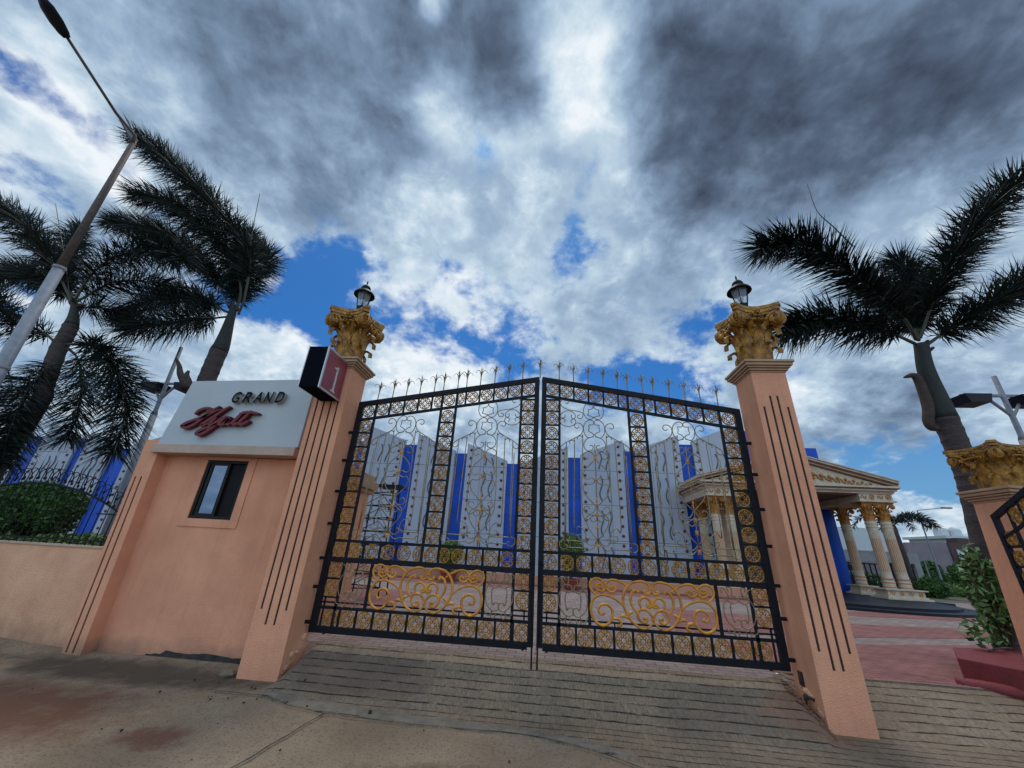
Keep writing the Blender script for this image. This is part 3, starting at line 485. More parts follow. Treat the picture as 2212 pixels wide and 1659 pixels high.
# ------------------------------------------------------------------ Corinthian capital (origin at its foot, front towards -y)
def spiral(c, r0, turns, sgn, plane_u, plane_v, n=26, start=0):
    c = Vector(c); out = []
    for i in range(n):
        t = i/(n-1); a = start+sgn*turns*2*math.pi*t; r = r0*(1-t)**.9+.012*t
        out.append(c+plane_u*(r*math.cos(a))+plane_v*(r*math.sin(a)))
    return out
def leaf(mb, ang, r0, z0, h, w, curl, lean=.05):
    # one acanthus leaf: ribbed blade that climbs the bell and hooks outward and down at its tip
    d = Vector((math.cos(ang), math.sin(ang), 0)); s_ = Vector((-math.sin(ang), math.cos(ang), 0))
    n = 11; m_ = 6; vs = []
    for i in range(n):
        t = i/(n-1)
        if t < .62: z = z0+h*t/.62; r = r0+lean*(t/.62)**2
        else:
            a = (t-.62)/.38*math.pi*1.12; r = r0+lean+curl*(1-math.cos(a))*.8; z = z0+h+curl*math.sin(a)*.75-(curl*.35 if t > .95 else 0)
        ww = w*(.62+.5*math.sin(min(1, t/.62)*math.pi*.75))*(1 if t < .62 else max(.04, 1-((t-.62)/.38)**.9*.97))
        for j in range(m_+1):
            u = j/m_*2-1; lob = 1+.16*math.sin(t*26)*abs(u)
            rib = .018*(1-abs(u))+.008*math.cos(u*9)
            vs.append(d*(r+rib-.02*u*u)+s_*(ww/2*u*lob)+Vector((0, 0, z)))
    fs = [(i*(m_+1)+j, i*(m_+1)+j+1, (i+1)*(m_+1)+j+1, (i+1)*(m_+1)+j) for i in range(n-1) for j in range(m_)]
    o = len(mb.v); mb.add(vs, fs)
    back = [v-d*.014 for v in vs]; mb.add(back, [tuple(reversed(f)) for f in fs])
def make_capital(parent, W_, H_, mat_, loc, detail=True, rr0=.22):
    """W_: half width of the abacus, H_: height, rr0: bell radius"""
    cap = bpy.data.objects.new('capital', None); col.objects.link(cap); cap.parent = parent; cap.location = loc
    mb = MB(); bell = [(rr0*1.02, 0), (rr0*1.02, .03*H_), (rr0*.93, .05*H_), (rr0*.95, .5*H_), (rr0*1.05, .68*H_), (rr0*1.3, .83*H_), (rr0*1.35, .86*H_)]
    mb.lathe(bell, n=24); mb.build('bell', mat_, cap, smooth=True)
    # abacus with four concave sides and cut corners
    def abac(s_, z0, z1):
        poly = []; cut = .16
        for k in range(4):
            a = k*math.pi/2; ca, sa = math.cos(a), math.sin(a)
            for i in range(9):
                t = -1+2*i/8; x = t*(1-cut); y = -(1-.36*(1-t*t))
                poly.append(((x*ca-y*sa)*s_, (x*sa+y*ca)*s_))
        mbx.prism(poly, z0, z1, 'z')
    mbx = MB(); abac(W_*.90, .845*H_, .885*H_); abac(W_*.96, .888*H_, .945*H_); abac(W_, .948*H_, H_)
    mbx.build('abacus', mat_, cap)
    lv = MB()
    for k in range(8): leaf(lv, (k+.5)*math.pi/4, rr0*.98, 0, H_*.27, rr0*.72, H_*.085, .02*H_)
    for k in range(8): leaf(lv, k*math.pi/4, rr0*.97, .02*H_, H_*.50, rr0*.66, H_*.095, .05*H_)
    if detail:
        for k in range(8): leaf(lv, (k+.5)*math.pi/4, rr0*1.05, .46*H_, H_*.22, rr0*.4, H_*.05, .12*H_)
    lv.build('acanthus_leaves', mat_, cap, smooth=True)
    for k in range(4):
        ang = math.pi/4+k*math.pi/2; vo = MB()
        for sd in (-1, 1):
            # two spiral faces meet at each corner: one for each side of the abacus
            fa = ang+sd*math.pi/4; nrm = Vector((math.cos(fa), math.sin(fa), 0)); uu = Vector((-math.sin(fa), math.cos(fa), 0))*(-sd)
            c = nrm*(W_*.82)+uu*(W_*.74)+Vector((0, 0, .735*H_))
            rv = .125*H_
            pts = spiral(c, rv, 2.1, -1, uu, Vector((0, 0, 1)), 30 if detail else 14, math.pi/2)
            vo.tube(pts, [.022*H_*(1.15-.5*i/len(pts)) for i in range(len(pts))], 6)
            vo.sphere(c, .03*H_, 5)
            # disc behind the spiral and stalk down to the bell
            ring = [c-nrm*.02*H_+uu*(rv*.98*math.cos(a_*math.pi/8))+Vector((0, 0, rv*.98*math.sin(a_*math.pi/8))) for a_ in range(16)]
            cb_ = [p-nrm*.045*H_ for p in ring]; vo.add(ring+cb_, [tuple(range(16)), tuple(range(16, 32))[::-1]]+[(i, (i+1) % 16, (i+1) % 16+16, i+16) for i in range(16)])
            st = catmull([nrm*rr0*1.0+uu*rr0*.25+Vector((0, 0, .50*H_)), nrm*rr0*1.25+uu*rr0*.55+Vector((0, 0, .66*H_)), nrm*(W_*.78)+uu*(W_*.45)+Vector((0, 0, .80*H_)), c+Vector((0, 0, rv))], 4)
            vo.tube(st, .026*H_, 6)
        # corner edge band with beading
        co = Vector((math.cos(ang), math.sin(ang), 0)); cc = co*W_*1.10+Vector((0, 0, .735*H_))
        for i in range(9):
            a_ = math.pi/2-i*math.pi*1.25/8; vo.sphere(cc+co*(.105*H_*math.cos(a_)*.6)+Vector((0, 0, .105*H_*math.sin(a_))), .022*H_, 4)
        vo.box((-.055*H_, -.03*H_, -.1*H_), (.055*H_, .03*H_, .1*H_), Matrix.Translation(cc-co*.05*H_) @ Matrix.Rotation(ang+math.pi/2, 4, 'Z'))
        vo.build('volute', mat_, cap, smooth=True)
    if detail:
        fl = MB()
        for k in range(4):
            a = k*math.pi/2; d = Vector((math.cos(a), math.sin(a), 0)); s_ = Vector((-math.sin(a), math.cos(a), 0)); c = d*(W_*.79)+Vector((0, 0, .84*H_))
            fl.sphere(c+d*.02, .025*H_, 5)
            for q in range(6):
                b_ = q*math.pi/3; fl.sphere(c+s_*(.055*H_*math.cos(b_))+Vector((0, 0, .055*H_*math.sin(b_))), .032*H_, 5)
            for q in range(-3, 4):                      # foliage under the flower
                p0 = d*rr0*1.25+Vector((0, 0, .70*H_))+s_*(.02*q*H_); p1 = c+s_*(.085*q*H_)+Vector((0, 0, -.1*H_-.012*abs(q)*H_))
                fl.tube(catmull([p0, (p0+p1)/2+d*.05*H_, p1, p1+d*.02-Vector((0, 0, .03*H_))], 3), .017*H_, 5)
            for q in range(9):
                c2 = d*(rr0*1.30+.03*random.random())+s_*random.uniform(-.28, .28)*H_*1.0+Vector((0, 0, random.uniform(.60, .80)*H_)); fl.sphere(c2, random.uniform(.014, .026)*H_, 4)
        fl.build('flower_ornament', mat_, cap, smooth=True)
    return cap

# ------------------------------------------------------------------ gate pillars
def make_pillar(label, x0, x1, y0, y1, zb, zt, flutes, group='peach gate pillars with gold capitals', wide=0):
    cx, cy = (x0+x1)/2, (y0+y1)/2; t = thing('gate_pillar', label, 'pillar', (cx, cy, zb), 0, group)
    hx, hy = (x1-x0)/2, (y1-y0)/2; H_ = zt-zb
    mb = MB(); P = .016
    mb.box((-hx, -hy+P, 0), (hx, hy, H_))
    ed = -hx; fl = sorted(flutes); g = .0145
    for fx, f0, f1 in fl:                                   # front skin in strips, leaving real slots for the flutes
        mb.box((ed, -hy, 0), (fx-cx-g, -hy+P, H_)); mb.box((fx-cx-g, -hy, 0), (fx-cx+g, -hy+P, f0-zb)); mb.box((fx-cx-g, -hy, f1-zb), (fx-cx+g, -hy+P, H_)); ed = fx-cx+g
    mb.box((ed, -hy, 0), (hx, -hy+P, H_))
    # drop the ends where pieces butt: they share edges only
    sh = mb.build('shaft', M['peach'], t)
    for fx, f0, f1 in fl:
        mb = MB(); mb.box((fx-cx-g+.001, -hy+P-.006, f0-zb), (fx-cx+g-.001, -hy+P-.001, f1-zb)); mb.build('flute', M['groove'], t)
    # moulded cornice in steps
    mb = MB()
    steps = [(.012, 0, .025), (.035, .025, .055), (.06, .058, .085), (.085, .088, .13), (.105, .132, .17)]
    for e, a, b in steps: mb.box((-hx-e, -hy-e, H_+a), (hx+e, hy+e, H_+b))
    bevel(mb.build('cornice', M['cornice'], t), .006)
    return t, cx, cy
zg = [(.081, .238, 3.155), (.191, .07, 3.32)]
fl = []
for x0, s in ((3.10, 1),): fl = [(x0+.081, .238, 3.155), (x0+.191, .07, 3.32), (x0+.479-.191, .07, 3.32), (x0+.479-.081, .238, 3.155)]
pr_, cx, cy = make_pillar('peach pillar standing free between the gate leaf and the open lane, chipped at its foot', 3.10, 3.579, -.33, .16, -.56, 3.69, fl)
make_capital(pr_, .375, 1.0, M['cap_gold'], (0.01, 0, 4.42), rr0=.205)
fl = [(-x, a, b) for x, a, b in [(3.10+.081, .238, 3.155), (3.10+.191, .07, 3.32), (3.10+.5-.191, .07, 3.32), (3.10+.5-.081, .238, 3.155)]]
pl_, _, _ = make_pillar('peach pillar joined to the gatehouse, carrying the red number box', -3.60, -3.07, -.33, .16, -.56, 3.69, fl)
make_capital(pl_, .375, 1.0, M['cap_gold'], (-.01, 0, 4.42), rr0=.205)
# chips and the bent pipe at the foot of the free pillar
def rot_y(a): return Matrix.Rotation(a, 4, 'Y')
mb = MB(); mb.box((3.085, -.05, -.16), (3.098, .03, -.02)); fx = mb.build('junction_box', M['house_dark'], pr_); fx.matrix_parent_inverse = pr_.matrix_world.inverted()
fx.location = Vector((0, 0, 0)); fx.matrix_parent_inverse = Matrix.Translation(-Vector(pr_.location))
mb = MB(); mb.tube(catmull([(3.07, .0, -.46), (3.065, -.05, -.34), (3.06, -.09, -.25), (3.07, -.14, -.235), (3.09, -.19, -.24)], 5), .017, 8); mb.sphere((3.06, -.1, -.24), .03, 6)
fx = mb.build('conduit_pipe', M['dead'], pr_, smooth=True); fx.matrix_parent_inverse = Matrix.Translation(-Vector(pr_.location))
for P_, sx in ((pr_, 1), (pl_, -1)):
    mb = MB()                                            # chunky spalled render at the inner foot
    for k in range(9):
        a = random.uniform(-.3, .05); z = -.44+ (a+.3)*.9+random.uniform(-.05, .05); s = random.uniform(.02, .05)
        mb.sphere((sx*(3.10 if sx > 0 else 3.07)-sx*.004, a, z), s, 4, (.45, 1.2, .9))
    fx = mb.build('broken_render', M['peach2'], P_); fx.matrix_parent_inverse = Matrix.Translation(-Vector(P_.location))
deb = MB(); rnd = random.Random(8)
for k in range(70):
    a = rnd.random(); x = 2.95+.12*a+rnd.gauss(0, .05); y = .05-.42*a+rnd.gauss(0, .04); s_ = rnd.uniform(.008, .028)
    deb.sphere((x, y, ground_z(x, y)+.012+s_*.3), s_, 3, (1.2, 1, .7))
deb.build('rubble', mat('brown_rubble', (.22, .11, .065), .95, c2=(.09, .05, .035), nscale=20))['kind'] = 'stuff'
# smaller pillar beyond the open lane, cut by the right edge of the photo
fp, fcx, fcy = make_pillar('short peach pillar with a broad gold capital at the red kerb', 6.30, 6.86, .30, .84, -.5, 2.08, [])
fp.rotation_euler = (0, R(4.5), 0)
make_capital(fp, .40, .64, M['cap_gold'], (-.02, 0, 2.75), rr0=.25)

# ------------------------------------------------------------------ lanterns on the pillars
def make_lantern(label, loc):
    t = thing('pillar_lantern', label, 'lamp', loc, 0, 'black lanterns on the gate pillars')
    mb = MB(); mb.lathe([(.075, 0), (.075, .02), (.06, .03), (.05, .1), (.085, .14), (.095, .15), (.095, .2), (.07, .22)], n=16); mb.build('base', M['black_iron'], t, smooth=False)
    mb = MB(); n = 6
    lo = [Vector((.10*math.cos(math.pi*2*k/n), .10*math.sin(math.pi*2*k/n), .20)) for k in range(n)]; hi = [Vector((.155*math.cos(math.pi*2*k/n), .155*math.sin(math.pi*2*k/n), .52)) for k in range(n)]
    for k in range(n): mb.tube([lo[k], hi[k]], .007, 5); mb.tube([lo[k], lo[(k+1) % n]], .008, 5); mb.tube([hi[k], hi[(k+1) % n]], .008, 5)
    mb.build('cage', M['black_iron'], t)
    for k in range(n):
        g = MB(); a, b = lo[k]*.985, lo[(k+1) % n]*.985; c, d = hi[(k+1) % n]*.985, hi[k]*.985
        for p in (a, b): p.z = .205
        for p in (c, d): p.z = .515
        g.add([a, b, c, d], [(0, 1, 2, 3)]); g.build('pane', M['glass'], t)
    mb = MB(); mb.lathe([(.03, .21), (.03, .27), (.022, .28)], n=10); mb.build('socket', M['black_iron'], t)
    mb = MB(); mb.sphere((0, 0, .345), .05, 8, (1, 1, 1.25)); mb.build('bulb', M['bulb'], t, smooth=True)
    mb = MB(); mb.lathe([(.205, .49), (.21, .495), (.205, .515), (.17, .56), (.12, .605), (.09, .62), (.09, .65), (.10, .66), (.085, .70), (.05, .74), (.015, .76), (.012, .80), (.02, .815), (.012, .83), (.004, .87)], n=24, cap=False)
    mb.lathe([(.205, .492), (.10, .60), (.01, .61)], n=24, cap=False)
    mb.build('hood', M['black_iron'], t, smooth=True); t.scale = (.9, .9, .93)
    return t
make_lantern('black lantern on the capital of the free standing pillar', (3.33, -.085, 4.86))
make_lantern('black lantern on the capital above the number box', (-3.335, -.085, 4.86))
# ------------------------------------------------------------------ the gate
def medallion_mb(r=.098):
    mb = MB()
    def C(cx, cz, rad, a0, a1, n=8): return [(cx+rad*math.cos(a0+(a1-a0)*i/n), 0, cz+rad*math.sin(a0+(a1-a0)*i/n)) for i in range(n+1)]
    mb.tube(C(0, 0, r-.006, 0, 2*math.pi, 28)[:-1], .0088, 6, closed=True)
    for k in range(8):
        a = k*math.pi/4; ca, sa = math.cos(a), math.sin(a)
        def T(pts): return [(x*ca-z*sa, y, x*sa+z*ca) for x, y, z in pts]
        if k % 2 == 0:                                     # each arm: a stem that opens into two scrolls
            mb.tube(T([(0, 0, .026), (0, 0, .060), (0, 0, .094)]), [.0090, .0078, .0090], 5)
            for s_ in (-1, 1):
                pts = catmull([(0, 0, .050), (s_*.024, 0, .058), (s_*.034, 0, .078), (s_*.020, 0, .090)], 3)
                mb.tube(T(pts), [.0076+.0002*i for i in range(len(pts))], 5)
        else:
            mb.tube(T([(0, 0, .028), (0, 0, .055), (0, 0, .068)]), [.010, .0065, .003], 5)
        mb.tube(T(catmull([(-.0115, 0, .028), (0, 0, .031), (.0115, 0, .028)], 2)), .005, 4)
    return mb
med_full = None
def gate_leaf(label, side, flip=1):
    """local frame: x runs 0 (meeting stile) .. 3 (hinge) for side=+1, mirrored for -1; y=0 gate plane; z from the bottom bar"""
    global med_full
    S = side
    t = thing('gate_leaf', label, 'gate', (0, 0, 0), 0, 'black and gold gate leaves')
    X = lambda x: S*x
    ztop = lambda x: 3.714-.1685*x
    fr_ = MB()
    def vb(x, z0, z1, w=.03, d=.03): fr_.box((min(X(x-w/2), X(x+w/2)), -d/2, z0), (max(X(x-w/2), X(x+w/2)), d/2, z1))
    def hb(x0, x1, z, w=.03, d=.03): fr_.box((min(X(x0), X(x1)), -d/2, z-w/2), (max(X(x0), X(x1)), d/2, z+w/2))
    vb(.058, 0, 3.69, .075, .06); vb(2.952, 0, ztop(2.952)-.02, .085, .06)
    hb(.096, 2.99, .008, .078, .055); hb(.096, 2.91, .262, .036, .03); hb(.096, 2.91, .852, .068, .05); hb(.096, 2.91, 1.098, .038, .034)
    fr_.bar((X(.022), 0, ztop(.022)-.03), (X(2.99), 0, ztop(2.99)-.03), .078, .055, up=(0, 1, 0))
    fr_.bar((X(.083), 0, ztop(.083)-.305), (X(2.92), 0, ztop(2.92)-.305), .040, .036)
    # inner stiles of the medallion columns
    vb(.303, .032, ztop(.303)-.06, .036, .03); vb(2.693, .032, ztop(2.693)-.06, .036, .03)
    for x in (1.360, 1.600): vb(x, .88, ztop(x)-.06, .036, .03)
    for x in (.690, 2.285): vb(x, .28, .82, .036, .03)
    # rungs between the medallions
    for i in range(1, 10): hb(.31, .09, 1.098+.2262*i, .026, .024)
    hb(.31, .09, 3.325, .026, .024)
    for i in range(1, 9):
        hb(1.61, 1.35, 1.098+.2262*i, .026, .024)
    for i in range(1, 8): hb(2.68, 2.93, 1.098+.2290*i, .026, .024)
    hb(2.68, 2.93, .612, .026, .024); hb(.31, .09, .612, .026, .024)
    for x in [.165+.2337*(i+.5) for i in range(11)]: vb(x, .03, .255, .028, .024)
    mid = [.173, .400, .627, .857, 1.081, 1.281, 1.471, 1.655, 1.858, 2.091, 2.332, 2.567, 2.806]
    for x in (.514, .742, .970, 1.975, 2.212, 2.450): vb(x, .87, 1.09, .028, .024)
    top = [.194, .417, .643, .873, 1.106, 1.308, 1.486, 1.666, 1.884, 2.110, 2.348, 2.579, 2.817]
    for x in (.530, .758, .990, 1.215, 1.770, 1.997, 2.229, 2.463): vb(x, ztop(x)-.295, ztop(x)-.05, .028, .024)
    # extra low rails and bolts guides
    hb(.083, 2.92, .325, .02, .02); hb(.10, .31, .385, .02, .02); hb(2.69, 2.90, .385, .02, .02)
    vb(.145, .262, .385, .02, .02); vb(2.86, .03, .385, .02, .02); vb(1.0, .262, .325, .016, .016)
    vb(2.78, -.045, .01, .03, .03); vb(.15, -.045, .01, .03, .03)
    fo = fr_.build('frame', M['black_iron'], t)
    # medallions
    if med_full is None: med_full = medallion_mb()
    base = None
    def med(x, z, sx=1):
        nonlocal base
        if base is None: base = med_full.build('medallion', M['medal'], t, smooth=True); o = base
        else: o = base.copy(); col.objects.link(o)
        o.location = (X(x), -.003, z); o.scale = (sx, 1.5, 1.03)
        o.rotation_euler = (0, 0, 0)
    for i in range(12): med(.165+.2337*i, .146)
    for x in mid: med(x, .978, .78 if x in (1.281, 1.655) else 1)
    for x in top: med(x, ztop(x)-.172, .74 if x in (1.308, 1.666) else 1)
    for i in range(10): med(.187, 1.195+.2262*i if i < 9 else 3.209)
    for i in range(9): med(1.477, 1.210+.2262*i)
    for i in range(8): med(2.806, 1.213+.2290*i)
    for z in (.728, .498): med(.168, z); med(2.80, z)
    # spear finials, each a rod with curled leaves
    for i, x in enumerate([.298, .528, .759, .995, 1.22, 1.37, 1.603, 1.76, 1.999, 2.228, 2.456, 2.702]+([.012] if S < 0 else [])):
        mb = MB(); z0 = ztop(x)-.005; h = .372
        mb.tube([(0, 0, 0), (0, 0, .17), (0, 0, h-.05), (0, 0, h)], [.010, .008, .008, .001], 5)
        c, s_ = math.cos(R(20)), math.sin(R(20))
        for q, (dx, dy) in enumerate([(1, .1), (-1, .15), (.1, -1), (-.1, 1)]):
            mb.tube(catmull([(0, 0, .17), (dx*.012, dy*.012, .24), (dx*.042, dy*.042, .295), (dx*.075, dy*.075, .29), (dx*.095, dy*.095, .25)], 3), [.009-.0005*i_ for i_ in range(13)], 4)
        mb.tube(catmull([(0, 0, .2), (.01, 0, .27), (.03, 0, .33)], 3), .003, 4)
        o = mb.build('spear_finial', M['brass'], t); o.location = (X(x), 0, z0); o.rotation_euler = (R(random.uniform(-2, 2)), R(random.uniform(-2, 2)), random.uniform(0, .5))
    # hinges and drop rod
    for z in (.08, .5, .86, 1.32, 1.78, 2.25, 2.7):
        mb = MB(); a, b = sorted((X(2.985), X(3.07))); mb.box((a, -.018, z-.02), (b, .018, z+.02)); mb.build('hinge', M['black_iron'], t)
    mb = MB(); mb.tube([(X(.036), -.045, -.235), (X(.036), -.045, 1.0)], .011, 8); mb.tube([(X(.036), -.045, .95), (X(.10), -.05, .95)], .009, 6)
    for z in (.15, .6, .9): a, b = sorted((X(.022), X(.052))); mb.box((a, -.062, z), (b, -.02, z+.03))
    mb.build('drop_rod', M['black_iron'], t)
    # traced scrollwork
    def put(name, paths, r, mt, y=-.012, n=6, sub=4, dx=0, mir=None, taper=None):
        mb = MB()
        for P in paths:
            q = catmull([(S*-(x)+S*dx, y, z) if False else (S*(-x)+S*dx, y, z) for x, z in P], sub)
            rr_ = r if not taper else [r*(1-.45*abs(2*i/(len(q)-1)-1)**4) for i in range(len(q))]
            mb.tube(q, rr_, n)
        return mb.build(name, mt, t, smooth=True)
    U = DATA['upper_sym']; ax = -.828
    def mirror(P, a): return [(2*a-x, z) for x, z in P]
    keys_in = list(U); keys_out = [k for k in U if k != 'A']
    inner = []
    for k in keys_in: inner += [U[k], mirror(U[k], ax)]
    inner += list(DATA['upper_asym'].values()); inner.append([(ax, 2.62), (ax, 1.12)])
    inner.append([(ax+.45, 2.45), (ax+.45, 1.12)]); inner.append([(ax-.45, 2.45), (ax-.45, 1.12)])
    put('scroll_panel', inner, .0068, M['brass'])
    outer = []
    for k in keys_out: outer += [U[k], mirror(U[k], ax)]
    outer.append([(ax, 2.62), (ax, 1.12)]); outer.append([(ax+.45, 2.45), (ax+.45, 1.12)]); outer.append([(ax-.45, 2.45), (ax-.45, 1.12)])
    put('scroll_panel', outer, .0068, M['brass'], dx=1.312)
    # gilt collars and little spearheads on the centre rods
    mb = MB()
    for dx in (0, 1.312):
        for z, r_2 in ((2.40, .03), (1.60, .026), (1.44, .026), (1.20, .026)):
            x = S*(-ax+dx); mb = MB()
            mb.sphere((x, -.014, z), r_2, 5, (.5, .5, 1.2)); mb.sphere((x, -.014, z), r_2, 5, (1, .5, .4))
            for q in (-1, 1): mb.bar((x-q*.02, -.014, z-.03), (x+q*.02, -.014, z+.03), .008)
            mb.build('gilt_knot', M['gold'], t)
        for z in (2.08, 1.78):
            x = S*(-ax+dx); mb = MB(); mb.lathe([(.001, -.05), (.012, -.02), (.004, 0), (.02, .012), (.004, .024), (.014, .04), (.002, .08)], (x, -.012, z), 6); mb.build('gilt_spearhead', M['gold'], t)
    B = DATA['big']; bx = -1.4745
    big = []
    for k, P in B.items():
        big += [P, mirror(P, bx)]
    put('scroll_centrepiece', big, .0175, M['gold'], y=-.016, n=8, taper=True)
    mb = MB()
    for x, z in ((0, .735), (0, .392), (-.56, .742), (.56, .742)):
        mb.box((S*(-bx)+x-.035, -.04, z-.007), (S*(-bx)+x+.035, -.002, z+.007))
    for P in ('a', 'b1', 'c', 'g', 'f', 'e', 'c2'):
        for x, z in (B[P][0] if P != 'c2' else B[P][-1],): mb.sphere((S*-x, -.018, z), .021, 6); mb.sphere((S*-(2*bx-x), -.018, z), .021, 6)
    for x, z in B['c'][9:12:2]+B['d'][17:20:2]: mb.sphere((S*-x, -.016, z), .022, 5, (1, 1, .5)); mb.sphere((S*-(2*bx-x), -.016, z), .022, 5, (1, 1, .5))
    mb.build('gilt_collar', M['gold'], t)
    T_ = DATA['thin']; tx = -.482
    thin = []
    for P in T_.values(): thin += [P, mirror(P, tx)]
    put('side_scroll', thin, .0075, M['brass']); put('side_scroll', thin, .0075, M['brass'], dx=2.045)
    return t
g1 = gate_leaf('closed black and gold gate leaf hinged on the pillar with the number box', -1)
g2 = gate_leaf('closed black and gold gate leaf hinged on the free standing pillar', 1)

# open leaf of the second gate, only its hinge end in the photo
t = thing('gate_leaf', 'open gate leaf with large gold medallions swung out from the short peach pillar', 'gate', (6.02, .16, -.2), R(-104), 'black and gold gate leaves')
mb = MB(); zt = lambda x: 2.02+.38*x
mb.box((0, -.025, 0), (.06, .025, zt(0))); mb.bar((0, 0, zt(0)), (2.4, 0, zt(2.4)), .06, .05); mb.bar((.05, 0, zt(.05)-.27), (2.4, 0, zt(2.4)-.27), .03, .03); mb.box((.26, -.014, 0), (.29, .014, zt(.27)))
mb.box((0, -.025, 0), (2.4, .025, .05))
for z in (.27, .5, .73, .96, 1.19, 1.42, 1.65): mb.box((.06, -.012, z), (.26, .012, z+.03))
for i in range(8): mb.box((.45+.22*i, -.011, zt(.45+.22*i)-.27), (.47+.22*i, .011, zt(.45+.22*i)))
for i in range(7): mb.box((.55+.25*i, -.01, .05), (.57+.25*i, .01, zt(.55+.25*i)-.27))
mb.build('frame', M['black_iron'], t)
b0 = None
for x, z in [(.16, .15+.23*i) for i in range(8)]+[(.37+.22*i, zt(.37+.22*i)-.145) for i in range(8)]:
    o = med_full.build('medallion', M['medal'], t, smooth=True) if b0 is None else b0.copy()
    if b0 is None: b0 = o
    else: col.objects.link(o)
    o.location = (x, 0, z); o.scale = (.95, 1.5, .95)

# ------------------------------------------------------------------ gatehouse
t = thing('gatehouse', 'peach gatehouse with a white name board over its small window', 'building', (-4.9, .1, -.5))
inv = Matrix.Translation(Vector((4.9, -.1, .5)))
def part(mb, name, m_, parent=None, smooth=False, bev=0):
    o = mb.build(name, m_, parent or t, smooth)
    if parent is None: o.matrix_parent_inverse = Matrix.Translation(-Vector(t.location))
    else: o.matrix_parent_inverse = Matrix.Identity(4)
    if bev: bevel(o, bev)
    return o
X0, X1, Z0, ZT = -6.36, -3.61, -.62, 2.25
wx0, wx1, wz0, wz1 = -5.415, -4.695, 1.295, 2.20
mb = MB()
mb.box((X0, .1, Z0), (wx0, .26, ZT)); mb.box((wx1, .1, Z0), (X1+.02, .26, ZT)); mb.box((wx0, .1, Z0), (wx1, .26, wz0)); mb.box((wx0, .1, wz1), (wx1, .26, ZT))
mb.box((X0, .26, Z0), (X0+.16, 2.3, ZT)); mb.box((X1-.16, .26, Z0), (X1, 2.3, ZT-.001)); mb.box((X0+.16, 2.14, Z0), (X1-.16, 2.3, ZT-.002)); mb.box((X0+.16, .26, ZT-.15), (X1-.16, 2.14, ZT-.003))
part(mb, 'wall', M['peach'])
mb = MB(); mb.box((X0-.1, .16, ZT), (X1+.02, 2.4, 2.395)); part(mb, 'roof_slab', M['cornice'])
mb = MB(); mb.box((X1-.02, .20, 2.10), (X1+.12, 2.42, 2.25)); mb.box((X1-.01, .22, 2.02), (X1+.06, 2.36, 2.098)); part(mb, 'cornice', M['cornice'])
mb = MB(); e = .017
mb.box((-5.545, .1-e, 1.178), (wx0, .102, 2.249)); mb.box((wx1, .1-e, 1.178), (-4.565, .102, 2.249)); mb.box((wx0, .1-e, 1.178), (wx1, .102, wz0)); mb.box((wx0, .1-e, wz1), (wx1, .102, 2.249)); part(mb, 'window_surround', M['peach'])
mb = MB(); f = .045
wf = MB(); wf.box((wx0, .10, wz0), (wx0+f, .155, wz1)); wf.box((wx1-f, .10, wz0), (wx1, .155, wz1)); wf.box((wx0+f, .10, wz0), (wx1-f, .155, wz0+f)); wf.box((wx0+f, .10, wz1-f), (wx1-f, .155, wz1))
# sliding sash standing in the left half
sx0, sx1 = wx0+f+.01, wx0+.40
wf.box((sx0, .115, wz0+f), (sx0+.05, .15, wz1-f)); wf.box((sx1-.05, .115, wz0+f), (sx1, .15, wz1-f)); wf.box((sx0+.05, .115, wz0+f), (sx1-.05, .15, wz0+f+.035)); wf.box((sx0+.05, .115, wz1-f-.035), (sx1-.05, .15, wz1-f))
w_ = part(wf, 'window', M['win_frame'])
gl = MB(); gl.box((sx0+.05, .128, wz0+f+.035), (sx1-.05, .134, wz1-f-.035)); o = gl.build('pane', M['win_glass'], w_)
gl = MB(); gl.box((sx1, .150, wz0+f), (wx1-f, .156, wz1-f)); o = gl.build('pane', M['win_dark'], w_); o['label'] = 'dark open half of the window'  # dark sheet coloured as the shade inside the open half
mb = MB(); mb.prism([(-6.25, 2.245), (-3.80, 2.262), (-3.80, 2.40), (-6.25, 2.385)], -.16, .3); part(mb, 'ledge', M['ledge'], bev=.006)
mb = MB(); mb.prism([(-6.215, 2.372), (-3.785, 2.404), (-3.785, 3.575), (-6.05, 3.512)], -.125, .2); fb = part(mb, 'name_board', M['fascia'])
# pilaster with two flutes at the far corner, leaning very slightly
mb = MB(); K_ = -.047
def sh(x, z): return x+K_*(z+.45)
def pz(a, b, y0, y1, z0, z1): mb.prism([(sh(a, z0), z0), (sh(b, z0), z0), (sh(b, z1), z1), (sh(a, z1), z1)], y0, y1)
pz(-6.335, -6.045, -.084, .30, -.6, 2.46)
ed = -6.335
for gx in (-6.272, -6.168):
    pz(ed, gx-.014, -.1, -.084, -.6, 2.46); pz(gx-.014, gx+.014, -.1, -.084, 1.865, 2.46); pz(gx-.014, gx+.014, -.1, -.084, -.6, -.47); ed = gx+.014
pz(ed, -6.045, -.1, -.084, -.6, 2.46)
part(mb, 'pilaster', M['peach'])
for gx in (-6.272, -6.168):
    mb = MB(); pz(gx-.013, gx+.013, -.09, -.085, -.469, 1.864); part(mb, 'flute', M['groove'])
# jagged dark strip, coloured as the shade in the gap under the wall
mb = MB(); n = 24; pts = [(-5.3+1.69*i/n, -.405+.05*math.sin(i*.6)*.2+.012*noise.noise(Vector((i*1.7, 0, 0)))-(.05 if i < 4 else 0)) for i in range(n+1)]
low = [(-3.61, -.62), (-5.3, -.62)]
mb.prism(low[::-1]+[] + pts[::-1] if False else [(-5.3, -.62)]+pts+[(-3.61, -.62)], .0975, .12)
M['gap_shade'] = mat('painted_gap_shade', (.05, .042, .036), .95, c2=(.02, .018, .016), nscale=9, bump=1, bscale=25)
part(mb, 'gap_shade_strip', M['gap_shade'])
